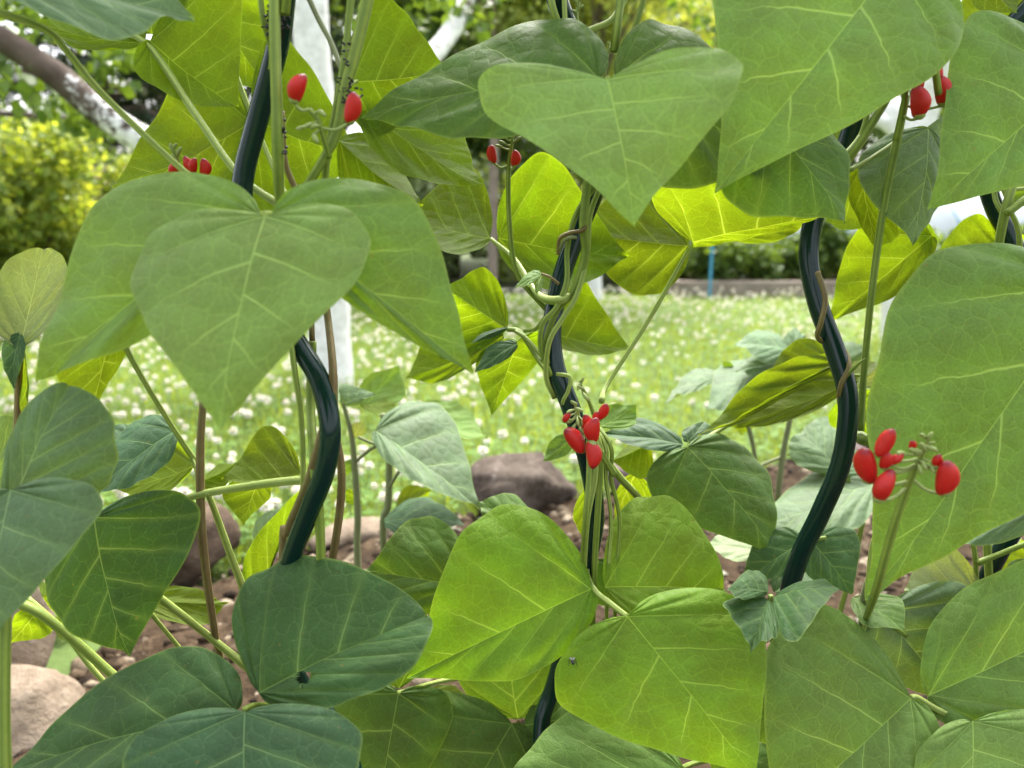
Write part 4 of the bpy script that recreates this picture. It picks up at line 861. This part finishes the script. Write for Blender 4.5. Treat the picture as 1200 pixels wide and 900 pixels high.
stalk(V3, [(1000, 180, .386), (1012, 150, .385), (1022, 108, .385), (1030, 60, .385)], .0012, M_STEM)
k = stalk(V3, [(1008, 505, .395), (1012, 440, .40), (1022, 340, .40), (1036, 240, .40), (1050, 170, .40), (1062, 112, .40)], [.0021, .0017, .0017, .0018, .0020, .0018], M_STEM)
leaflet(k, 'young', (1092, 276, .45), (970, 377, .445), (1012, 262, .46), (1068, 332, .44), True)
leaflet(k, 'young', (1088, 262, .455), (1092, 300, .45), (1075, 275, .455), (1098, 282, .455), True)
stem(V3, [(1005, 510, .40), (1016, 516, .392), (1030, 510, .395), (1040, 505, .40)], [.003, .0032, .002, .001], M_STEM)
stem(V3, [(958, 318, .392), (967, 350, .388), (962, 378, .387), (958, 395, .392), (972, 404, .405), (990, 412, .398), (995, 430, .389), (986, 450, .387), (984, 470, .392), (988, 480, .405)], .0013, M_STEM_OLD, name='tendril')
stem(V3, [(985, 448, .389), (1002, 430, .386), (1014, 420, .384)], [.0010, .0012, .0003], M_STEM, name='tendril')
stem(V3, [(1032, 560, .385), (1034, 610, .388), (1025, 660, .392), (1012, 700, .397), (1000, 780, .405)], .0017, M_STEM_GREY, down=(.18, .42))
stem(V3, [(1036, 606, .386), (1022, 640, .388), (1016, 690, .392), (1008, 760, .40)], .0011, M_STEM_PALE, down=(.19, .42))
stem(V3, [(1015, 515, .395), (1030, 545, .392), (1040, 600, .40)], .0014, M_STEM)
# the biggest leaf
k = stalk(V3, [(1340, 420, .36), (1310, 370, .35), (1285, 345, .345)], .0018)
leaflet(k, 'mid', (1265, 335, .345), (1016, 704, .320), (1052, 336, .345), (1290, 497, .330), arch=.04, bulge=.14)
leaflet(k, 'grey', (1280, 560, .40), (1110, 640, .40), (1200, 560, .41), (1200, 628, .39))
# bottom right trio
k = stalk(V3, [(1180, 880, .37), (1140, 850, .365), (1100, 832, .368), (1076, 818, .372), (1068, 818, .372)], .0017, M_STEM_PALE)
leaflet(k, 'mid', (1067, 818, .370), (918, 948, .345), (938, 712, .385), (1092, 905, .345), arch=.05, blunt=True)
leaflet(k, 'mid', (1088, 815, .375), (1330, 700, .385), (1140, 682, .395), (1200, 850, .355), arch=.05, blunt=True)
leaflet(k, 'light', (1140, 845, .350), (1130, 1010, .325), (1070, 900, .345), (1250, 860, .345))
k = stalk(V3, [(1010, 730, .40), (1040, 730, .40), (1062, 745, .40)], .0012)
leaflet(k, 'grey', (1032, 716, .405), (1120, 828, .395), (1010, 770, .40), (1135, 690, .415), quilt=2.0)
leaflet(k, 'pale', (1150, 700, .43), (1060, 692, .42), (1105, 632, .44), (1105, 720, .42), True)
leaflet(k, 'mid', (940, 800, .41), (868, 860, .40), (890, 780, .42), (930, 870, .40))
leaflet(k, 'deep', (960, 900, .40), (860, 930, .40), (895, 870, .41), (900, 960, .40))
# undersides beside the third stake
k = stalk(V3, [(1010, 440, .46), (995, 440, .47), (985, 440, .475)], .0010)
leaflet(k, 'olive', (990, 424, .475), (818, 511, .455), (905, 430, .48), (912, 462, .465), True, arch=.07)
leaflet(k, 'olive', (1005, 445, .485), (852, 500, .465), (930, 438, .495), (945, 486, .475), True)
leaflet(k, 'olive', (985, 425, .51), (900, 440, .50), (940, 396, .52), (935, 452, .50), True)
leaflet(k, 'yel', (985, 470, .50), (1035, 510, .50), (975, 500, .50), (1030, 460, .51), True)
leaflet(k, 'pale', (1000, 455, .49), (1034, 425, .49), (1000, 425, .50), (1040, 448, .49), True)
# ------------------------------------------------------------------ vine 4 (right edge)
k = stalk(V4, [(1280, 60, .38), (1270, 90, .375), (1250, 100, .37)], .0014)
leaflet(k, 'mid', (1255, 98, .37), (1085, 248, .355), (1140, 20, .385), (1235, 195, .355), arch=.04, quilt=1.5)
k = stalk(V4, [(1210, 50, .44), (1180, 30, .44), (1155, 12, .44)], .0011)
leaflet(k, 'young', (1250, -25, .46), (1120, 88, .45), (1150, -30, .47), (1210, 80, .45), True)
stalk(V4, [(1095, 44, .41), (1120, 65, .41), (1142, 80, .41), (1165, 95, .42)], .0011, M_STEM)
k = stalk(V4, [(1130, 216, .44), (1150, 220, .45), (1190, 222, .46), (1230, 215, .46)], .0013, M_STEM_PALE)
leaflet(k, 'yel', (1240, 215, .48), (1168, 210, .48), (1200, 170, .49), (1200, 242, .47), True)
leaflet(k, 'young', (1175, 292, .48), (1092, 305, .47), (1142, 252, .49), (1130, 315, .47), True)
leaflet(k, 'young', (1230, 320, .50), (1165, 300, .50), (1190, 270, .51), (1195, 340, .50), True)
stem(V4, [(1215, 100, .45), (1195, 190, .45), (1180, 240, .445), (1170, 290, .45), (1165, 340, .46)], [.0017, .0019, .0024, .0022, .002], M_STEM)
stem(V4, [(1230, 215, .44), (1200, 235, .44), (1180, 250, .44)], .0022, M_STEM)
stem(V4, [(1165, 190, .46), (1166, 230, .455), (1175, 250, .45)], .0013, M_STEM_PALE)
stem(V4, [(1178, 190, .46), (1180, 235, .45), (1192, 265, .45), (1195, 290, .455), (1192, 310, .46), (1200, 360, .47)], .0014, M_STEM_PALE)
stem(V4, [(1152, 590, .44), (1156, 625, .44), (1158, 660, .44), (1160, 700, .445), (1160, 780, .45)], [.0022, .0022, .0021, .002, .002], M_STEM, down=(.29, .47))
stem(V4, [(1138, 625, .435), (1143, 655, .435), (1144, 700, .44), (1144, 770, .445)], .0014, M_STEM, down=(.28, .47))
stalk(V4, [(1145, 660, .432), (1170, 650, .43), (1215, 632, .425)], .0015, M_STEM)
k = stalk(V4, [(1158, 630, .44), (1175, 622, .435), (1200, 612, .43)], .0011)
leaflet(k, 'young', (1215, 650, .50), (1158, 676, .50), (1180, 630, .51), (1195, 690, .49), True)
leaflet(k, 'deep', (1240, 690, .43), (1158, 705, .43), (1195, 655, .44), (1200, 720, .42))
leaflet(k, 'pale', (1160, 640, .47), (1190, 610, .48), (1160, 610, .48), (1195, 635, .47), True)

# ------------------------------------------------------------------ tops of the vines, unseen above the picture, added to shade the leaves below
def vine_top(v, x, Y, seed, n=5):
    r = np.random.default_rng(seed); zs = np.linspace(.74, 1.28, n); a = r.uniform(0, 6.28)
    path = [np.array((x + .02 * math.cos(q * 9), Y + .02 * math.sin(q * 9), q)) for q in np.linspace(.60, 1.33, 16)]
    tube('stem', path, [.002] * 15 + [.0008], M_STEM, v, sides=7, per=3)
    for z in zs:
        a = R(90) + r.uniform(-1.5, 1.5); d = np.array((math.cos(a), math.sin(a), 0)); s = np.array((-d[1], d[0], 0)); b0 = np.array((x, Y, z - .03)); b = b0 + d * r.uniform(.08, .13) + (0, 0, .05)
        k = tube('leaf_stalk', [b0, (b0 + b) / 2 + (0, 0, .015), b], .0014, M_STEM, v, sides=6, per=4); L = r.uniform(.08, .11)
        for dv in (d, s, -s):
            B = b + dv * .008 + d * (.0 if dv is not d else .012); T = B + dv * L * .8 + d * (.25 * L if dv is not d else .2 * L) - (0, 0, L * r.uniform(.25, .7)); w = np.cross(T - B, (0, 0, 1.0)); w /= np.linalg.norm(w)
            m = B * .73 + T * .27; LS[0] += 1
            o = mk('leaflet', leaf_mesh(B, T, m + w * L * .42 - (0, 0, .006), m - w * L * .42 - (0, 0, .006), under=bool(((CAM - B)[2] < 0) ), seed=LS[0]), M_LEAF, k); o.color = C['mid']
vine_top(V1, -.10, .335, 61); vine_top(V2, .035, .40, 62); vine_top(V3, .17, .40, 63); vine_top(V4, .28, .47, 64)

# ================================================================== YOUNG PLANTS between beans and lawn
def young(name, foot, label, cat='garden plant', group='young plants in the bed'):
    z = soil_z(foot[0], foot[1]) if in_bed(np.array(foot[0]), np.array(foot[1])) else 0.0
    e = empty(name, (foot[0], foot[1], z)); tag(e, label, cat, group); return e
def ystem(e, path, rad, foot=None, mat=None):
    p = pts(path)
    if foot is not None: p.append(np.array((foot[0], foot[1], 0.005)))
    return tube('stem', p, rad, mat or M_STEM_GREY, e, sides=7, per=6)
YA = .62; fa = (-.125, YA); a = young('pepper_plant', fa, 'grey green stemmed young plant with small leaves beside the first stake')
s = ystem(a, [(402, 472, YA), (411, 505, YA), (415, 540, YA), (419, 600, YA), (420, 680, YA)], [.0018, .0024, .003, .0032, .0032], fa)
leaflet(s, 'grey', (402, 474, YA), (442, 462, YA - .03), (400, 452, YA + .02), (420, 474, YA - .02), name='leaf'); leaflet(s, 'grey', (398, 466, YA), (360, 462, YA), (385, 448, YA + .03), (385, 476, YA - .03), name='leaf')
leaflet(s, 'mid', (425, 478, YA + .03), (468, 428, YA + .06), (425, 446, YA + .04), (470, 470, YA + .04), True, name='leaf'); leaflet(s, 'olive', (424, 474, YA + .03), (466, 472, YA + .02), (440, 462, YA + .05), (445, 486, YA), True, name='leaf')
leaflet(s, 'pale', (414, 512, YA), (426, 494, YA), (412, 498, YA), (428, 508, YA), name='leaf'); leaflet(s, 'mid', (418, 540, YA), (395, 555, YA), (405, 540, YA), (408, 556, YA), name='leaf')
leaflet(s, 'olive', (424, 590, YA), (404, 574, YA), (416, 576, YA), (408, 590, YA), True, name='leaf'); ystem(a, [(418, 540, YA), (432, 528, YA - .01), (444, 520, YA - .02)], .0015)
YB = .60; fb = (-.095, YB + .02); b = young('pepper_plant', fb, 'young plant with one large drooping grey green leaf near the dark rock')
s = ystem(b, [(448, 485, YB), (454, 510, YB), (456, 545, YB), (455, 590, YB), (450, 650, YB)], [.0022, .0026, .003, .003, .003], fb)
leaflet(s, 'grey', (440, 505, YB - .03), (563, 597, YB - .06), (512, 474, YB + .02), (470, 556, YB - .07), arch=.03, quilt=1.8, name='leaf')
leaflet(s, 'mid', (478, 482, YB + .05), (572, 512, YB + .03), (535, 470, YB + .07), (520, 502, YB + .03), True, name='leaf')
leaflet(s, 'olive', (466, 596, YB + .05), (505, 574, YB + .05), (475, 570, YB + .06), (490, 598, YB + .05), True, name='leaf')
leaflet(s, 'blue', (450, 612, YB - .04), (545, 615, YB - .06), (490, 584, YB - .01), (490, 634, YB - .08), name='leaf'); leaflet(s, 'olive', (480, 605, YB - .02), (540, 612, YB - .04), (500, 600, YB), (505, 616, YB - .04), True, name='leaf')
ystem(b, [(456, 572, YB), (466, 555, YB - .02), (474, 545, YB - .03)], .0014); ystem(b, [(455, 522, YB), (438, 520, YB), (420, 512, YB)], .0012)
YC = .72; fc = (.245, YC + .04); c_ = young('pepper_plant', fc, 'pale leaved young plant behind the third stake near the lawn')
s = ystem(c_, [(930, 455, YC), (926, 490, YC), (918, 530, YC), (912, 580, YC), (907, 640, YC + .02)], [.002, .0026, .003, .0032, .0034], fc)
s2 = ystem(c_, [(868, 460, YC), (875, 490, YC), (882, 520, YC), (888, 550, YC), (900, 590, YC + .01)], [.0018, .0022, .0022, .0022, .0025])
ystem(c_, [(888, 547, YC), (905, 540, YC), (915, 536, YC)], .0015)
leaflet(s, 'grey', (925, 412, YC), (860, 404, YC - .03), (900, 388, YC + .03), (895, 426, YC - .04), name='leaf'); leaflet(s, 'grey', (930, 418, YC), (932, 383, YC + .03), (918, 400, YC + .01), (944, 402, YC + .02), name='leaf')
leaflet(s2, 'grey', (848, 442, YC), (780, 476, YC - .05), (815, 434, YC + .02), (818, 458, YC - .04), name='leaf'); leaflet(s2, 'grey', (900, 434, YC), (828, 480, YC - .06), (850, 424, YC + .02), (890, 482, YC - .06), name='leaf')
leaflet(s, 'grey', (918, 428, YC), (862, 436, YC - .03), (890, 416, YC + .01), (890, 442, YC - .03), name='leaf'); leaflet(s, 'grey', (985, 428, YC), (1018, 408, YC), (985, 402, YC + .02), (1015, 430, YC), name='leaf')
leaflet(s, 'mid', (858, 438, YC), (846, 424, YC), (850, 434, YC), (858, 426, YC), True, name='leaf'); leaflet(s, 'olive', (880, 470, YC), (868, 510, YC), (860, 490, YC), (890, 494, YC), True, name='leaf')
leaflet(s, 'olive', (920, 436, YC), (890, 450, YC), (905, 432, YC), (910, 456, YC), True, name='leaf')
YD = .56; fd = (.23, YD + .02); d_ = young('bean_seedling', fd, 'small bean plant with large dull leaves crossing behind the third stake')
s = ystem(d_, [(990, 545, YD), (1000, 590, YD), (1005, 640, YD + .01)], [.0018, .002, .0022], fd, M_STEM)
leaflet(s, 'grey', (1025, 568, YD), (908, 626, YD - .04), (955, 556, YD + .02), (1000, 620, YD - .05), blunt=True, name='leaf'); leaflet(s, 'grey', (985, 552, YD), (938, 508, YD + .03), (935, 545, YD + .01), (990, 500, YD + .04), blunt=True, name='leaf')
leaflet(s, 'grey', (985, 555, YD), (1012, 530, YD + .02), (985, 530, YD + .01), (1010, 555, YD), name='leaf'); leaflet(s, 'olive', (985, 548, YD + .02), (922, 532, YD + .02), (950, 522, YD + .03), (950, 548, YD + .01), True, name='leaf')
leaflet(s, 'pale', (895, 648, YD - .03), (826, 640, YD - .02), (860, 626, YD - .01), (862, 658, YD - .04), name='leaf'); leaflet(s, 'grey', (908, 590, YD + .06), (898, 612, YD + .06), (898, 594, YD + .06), (912, 606, YD + .06), name='leaf')
YE = .40; fe = (.135, .44); e_ = young('bean_seedling', fe, 'short bean seedling with a rosette of dark leaves below the third stake')
s = ystem(e_, [(903, 698, YE - .025), (906, 730, YE - .02), (908, 790, YE), (905, 850, YE + .02)], [.0014, .002, .002, .002], fe, M_STEM)
leaflet(s, 'dark', (942, 634, .43), (866, 686, .425), (898, 620, .44), (930, 668, .42), name='leaf'); leaflet(s, 'dark', (950, 633, .43), (998, 697, .42), (1000, 622, .44), (945, 672, .42), name='leaf')
ystem(e_, [(936, 637, .43), (948, 634, .43), (968, 630, .43)], .0012, None, M_STEM)
leaflet(s, 'dark', (900, 694, (YE-.025)), (850, 694, (YE-.025) - .02), (885, 668, (YE-.025) + .02), (870, 704, (YE-.025) - .03), name='leaf'); leaflet(s, 'dark', (908, 694, .43), (965, 662, .45), (915, 652, .45), (950, 690, .425), name='leaf')
leaflet(s, 'dark', (907, 700, (YE-.025)), (985, 690, (YE-.025) - .02), (945, 680, (YE-.025)), (930, 752, (YE-.025) - .05), name='leaf'); leaflet(s, 'dark', (900, 702, (YE-.025)), (880, 762, (YE-.025) - .05), (850, 705, (YE-.025) - .02), (912, 742, (YE-.025) - .04), name='leaf')
leaflet(s, 'deep', (1000, 700, YE), (1060, 740, YE - .02), (1010, 730, YE - .02), (1050, 700, YE), name='leaf')

# ================================================================== FLOWERS
def bud_mesh(k=0):
    V, Fc = ICO[3]; V = V.copy(); z = V[:, 2].copy(); V[:, 0] *= .50; V[:, 1] *= .42
    V[:, 0] += .22 * (z * z - .4) * (1 if k == 0 else -1); w = 1 - .08 * np.clip(z, 0, 1); V[:, 0] *= w; V[:, 1] *= w
    V[:, 1] += -.05 * np.exp(-(V[:, 0] / .08) ** 2) * np.sign(V[:, 1]) * (z > -.5)
    V *= (1 + .02 * vnoise(V, 5, 4 + k))[:, None]
    return mesh_np('flower_bud', V * .5, Fc)
BUD = [bud_mesh(0), bud_mesh(1)]
for m in BUD: m.materials.append(M_RED)
def calyx_mesh():
    V, Fc = ICO[2]; V = V.copy(); z = V[:, 2].copy(); V *= (1 + .14 * np.sin(np.arctan2(V[:, 1], V[:, 0]) * 4) * (z > .2))[:, None]; V[:, 2] = np.clip(V[:, 2], -1, .35)
    me = mesh_np('calyx', V * .5, Fc); me.materials.append(M_BUD); return me
CAL = calyx_mesh()
def gb_mesh():
    V, Fc = ICO[2]; V = V.copy(); V[:, 0] *= .42; V[:, 1] *= .38; V[:, 0] += .22 * V[:, 2] ** 2
    me = mesh_np('green_bud', V * .5, Fc); me.materials.append(M_BUD); return me
GB = gb_mesh()
from mathutils import Matrix
def place(me, name, parent, p, q, length, width=1.0):
    """place a unit-long mesh with its long axis from p to q (calyx end p)"""
    p, q = Vector(p), Vector(q); d = (q - p).normalized(); o = mk(name, me, None, parent)
    rot = d.to_track_quat('Z', 'Y').to_matrix().to_4x4() @ Matrix.Rotation(random.uniform(-.6, .6), 4, 'Z')
    o.matrix_world = Matrix.Translation((p + q) / 2) @ rot @ Matrix.Diagonal((length * width, length * width, length, 1))
    return o
def cluster(vine_, axis, rad, Yd, reds, greens, mat=None):
    """axis: raceme stalk pixels; reds: (x0,y0,x1,y1[,dY]) calyx end -> bud tip; greens likewise"""
    e = tube('flower_cluster', pts(axis), rad, mat or M_STEM, vine_, sides=8, per=6)
    ax = catmull(pts(axis), 60)
    for i, rd in enumerate(reds):
        x0, y0, x1, y1 = rd[:4]; Y = Yd + (rd[4] if len(rd) > 4 else 0)
        p, q = P(x0, y0, Y), P(x1, y1, Y - .002); L = np.linalg.norm(q - p)
        place(BUD[i % 2], 'flower_bud', e, p, q, L * 1.16, 1.22)
        d = (q - p) / L; place(CAL, 'calyx', e, p - d * L * .10, p + d * L * .24, L * .42, 1.0)
        j = ax[np.argmin(np.linalg.norm(ax - p, axis=1))]; m = (p + j) / 2 - np.array((0, 0, .002))
        tube('flower_stalk', [j, m, p - d * L * .05], .0007, M_BUD, e, sides=6, per=4)
    for x0, y0, x1, y1 in greens:
        p, q = P(x0, y0, Yd), P(x1, y1, Yd - .002); L = np.linalg.norm(q - p)
        place(GB, 'green_bud', e, p, q, L, 1.0)
        j = ax[np.argmin(np.linalg.norm(ax - p, axis=1))]
        if np.linalg.norm(j - p) > .001: tube('flower_stalk', [j, (p + j) / 2 - np.array((0, 0, .0006)), p + (q - p) * .2], .0005, M_BUD, e, sides=5, per=3)
    return e
cluster(V1, [(386, 185, .323), (379, 160, .318), (372, 140, .316), (362, 128, .315)], .0012, .313, [(344, 118, 354, 88), (410, 142, 416, 110, .002)], [(358, 148, 346, 152), (366, 144, 354, 150), (372, 128, 382, 136), (366, 155, 372, 168), (362, 150, 374, 146)])
cluster(V1, [(215, 222, .415), (212, 200, .415), (207, 185, .415), (202, 170, .415)], .0009, .412, [(203, 206, 206, 190), (221, 200, 218, 184), (226, 202, 227, 186, -.003), (240, 206, 240, 187)], [(204, 180, 198, 168), (207, 184, 211, 172), (202, 176, 206, 168), (208, 190, 200, 180)])
cluster(V1, [(300, 712, .375), (302, 700, .375), (304, 692, .375)], .0008, .374, [(304, 697, 304, 678)], [(300, 698, 296, 690)])
cluster(V2, [(640, 362, .41), (606, 320, .405), (597, 260, .402), (596, 200, .40), (600, 165, .40), (598, 150, .40)], [.0016, .0015, .0013, .0012, .0009, .0005], .398, [(578, 190, 575, 171), (603, 194, 605, 177)], [(592, 168, 584, 165), (588, 172, 580, 170), (604, 165, 610, 160), (602, 160, 608, 152), (598, 158, 594, 150), (594, 163, 588, 158)])
cluster(V2, [(720, 556, .384), (704, 530, .378), (690, 508, .375), (680, 495, .372), (676, 482, .371), (674, 472, .371)], [.0018, .0016, .0014, .0013, .001, .0006], .366,
        [(682, 527, 664, 503, -.004), (693, 519, 697, 547, -.008), (694, 516, 696, 491, -.006), (703, 490, 711, 474), (661, 494, 667, 484), (686, 502, 688, 487), (699, 494, 700, 483)],
        [(672, 480, 663, 484), (674, 478, 684, 482), (676, 474, 668, 470), (676, 490, 678, 500), (672, 492, 664, 492), (682, 490, 684, 500), (678, 500, 684, 510), (670, 486, 660, 488), (674, 496, 670, 506)])
cluster(V2, [(696, 486, .385), (690, 470, .383), (683, 456, .381), (679, 446, .38)], [.0012, .001, .001, .0005], .379, [], [(684, 456, 676, 452), (680, 450, 684, 442), (682, 460, 690, 470), (680, 448, 676, 458)])
cluster(V3, [(1000, 790, .44), (1012, 735, .41), (1026, 694, .314), (1045, 625, .292), (1060, 580, .286), (1072, 550, .283), (1084, 525, .281), (1090, 510, .281)], [.0018, .0018, .0018, .0017, .0016, .0013, .001, .0006], .279,
        [(1018, 562, 1012, 527, .004), (1030, 532, 1046, 504), (1029, 585, 1044, 553, -.003), (1106, 577, 1112, 542, -.002), (1042, 543, 1058, 532), (1068, 526, 1070, 517), (1100, 547, 1099, 534), (1036, 548, 1040, 530)],
        [(1078, 530, 1064, 526), (1082, 522, 1100, 528), (1086, 516, 1092, 506), (1080, 540, 1086, 552), (1076, 544, 1080, 556), (1062, 532, 1050, 530), (1088, 520, 1096, 518), (1084, 528, 1078, 518), (1090, 545, 1096, 556), (1084, 512, 1078, 508), (1092, 540, 1104, 552)])
cluster(V3, [(1050, 165, .382), (1060, 120, .378), (1060, 90, .376), (1064, 76, .375)], [.0018, .0016, .0014, .001], .372, [(1074, 80, 1076, 108), (1078, 136, 1076, 102, -.002), (1099, 76, 1101, 92, .004), (1106, 122, 1104, 90, .004), (1040, 90, 1042, 102)], [(1058, 84, 1050, 78), (1060, 78, 1068, 72), (1056, 92, 1048, 86), (1062, 100, 1056, 108)])
cluster(V2, [(682, 45, .40), (676, 20, .40), (678, 5, .40), (677, -6, .40)], .0008, .398, [], [(676, 14, 670, 12), (678, 10, 684, 6), (676, 4, 672, -2), (678, 2, 682, -4)])
cluster(V2, [(709, 90, .42), (711, 72, .42), (713, 58, .42), (714, 50, .42)], .0006, .418, [], [(712, 64, 708, 58), (712, 60, 717, 54), (713, 54, 712, 48)])

# ================================================================== SMALL LIFE
r = np.random.default_rng(5); ap = []
for n, (x, y, Y, sx, sy) in ((150, (326, 8, .327, 9, 18)), (26, (407, 104, .322, 8, 9)), (16, (413, 112, .320, 8, 6)), (12, (405, 60, .322, 3, 12)), (10, (310, 30, .331, 3, 8)), (14, (334, 160, .316, 2, 14))):
    for i in range(n):
        d = r.normal(size=2).clip(-1.4, 1.4); ap.append(P(x + d[0] * sx, y + d[1] * sy, Y + r.normal(0, .0015)))
V, T = scatter(ICO[1], np.array(ap), r.uniform(0.00035, .00065, len(ap)), 15, (1.5, 1, 1))
tag(mk('aphid_colony', mesh_np('aphid_colony', V, tris=T), M_BLACK), 'black aphids crowded at the top of the first stake and stem', 'aphids', kind='stuff')
fl = P(671, 776, .356); e = empty('fly', fl.tolist()); tag(e, 'tiny dark fly resting on the lime green leaf at the bottom', 'fly')
Vb, Fb = ICO[2]; mk('body', mesh_np('body', np.vstack([Vb * (.0009, .0017, .0008) + fl + (0, 0, .0005), Vb * .0008 + fl + (.0001, -.0021, .0006)]), Fb + [tuple(i + len(Vb) for i in f) for f in Fb]), M_BLACK, e)
for s in (-1, 1):
    mk('wing', mesh_np('wing', [fl + q for q in np.array([(0, -.0005, .0012), (s * .0012, .0006, .0014), (s * .0014, .0026, .0011), (s * .0003, .0024, .0013)])], [(0, 1, 2, 3)]), M_WING, e)
    for y in (-.001, 0, .001): mk('leg', mesh_np('leg', *tube_data([fl + (0, y, .0004), fl + (s * .0014, y * 1.6, .0006), fl + (s * .0022, y * 2.0, -.0008)], .00014, sides=4, per=2)), M_BLACK, e)
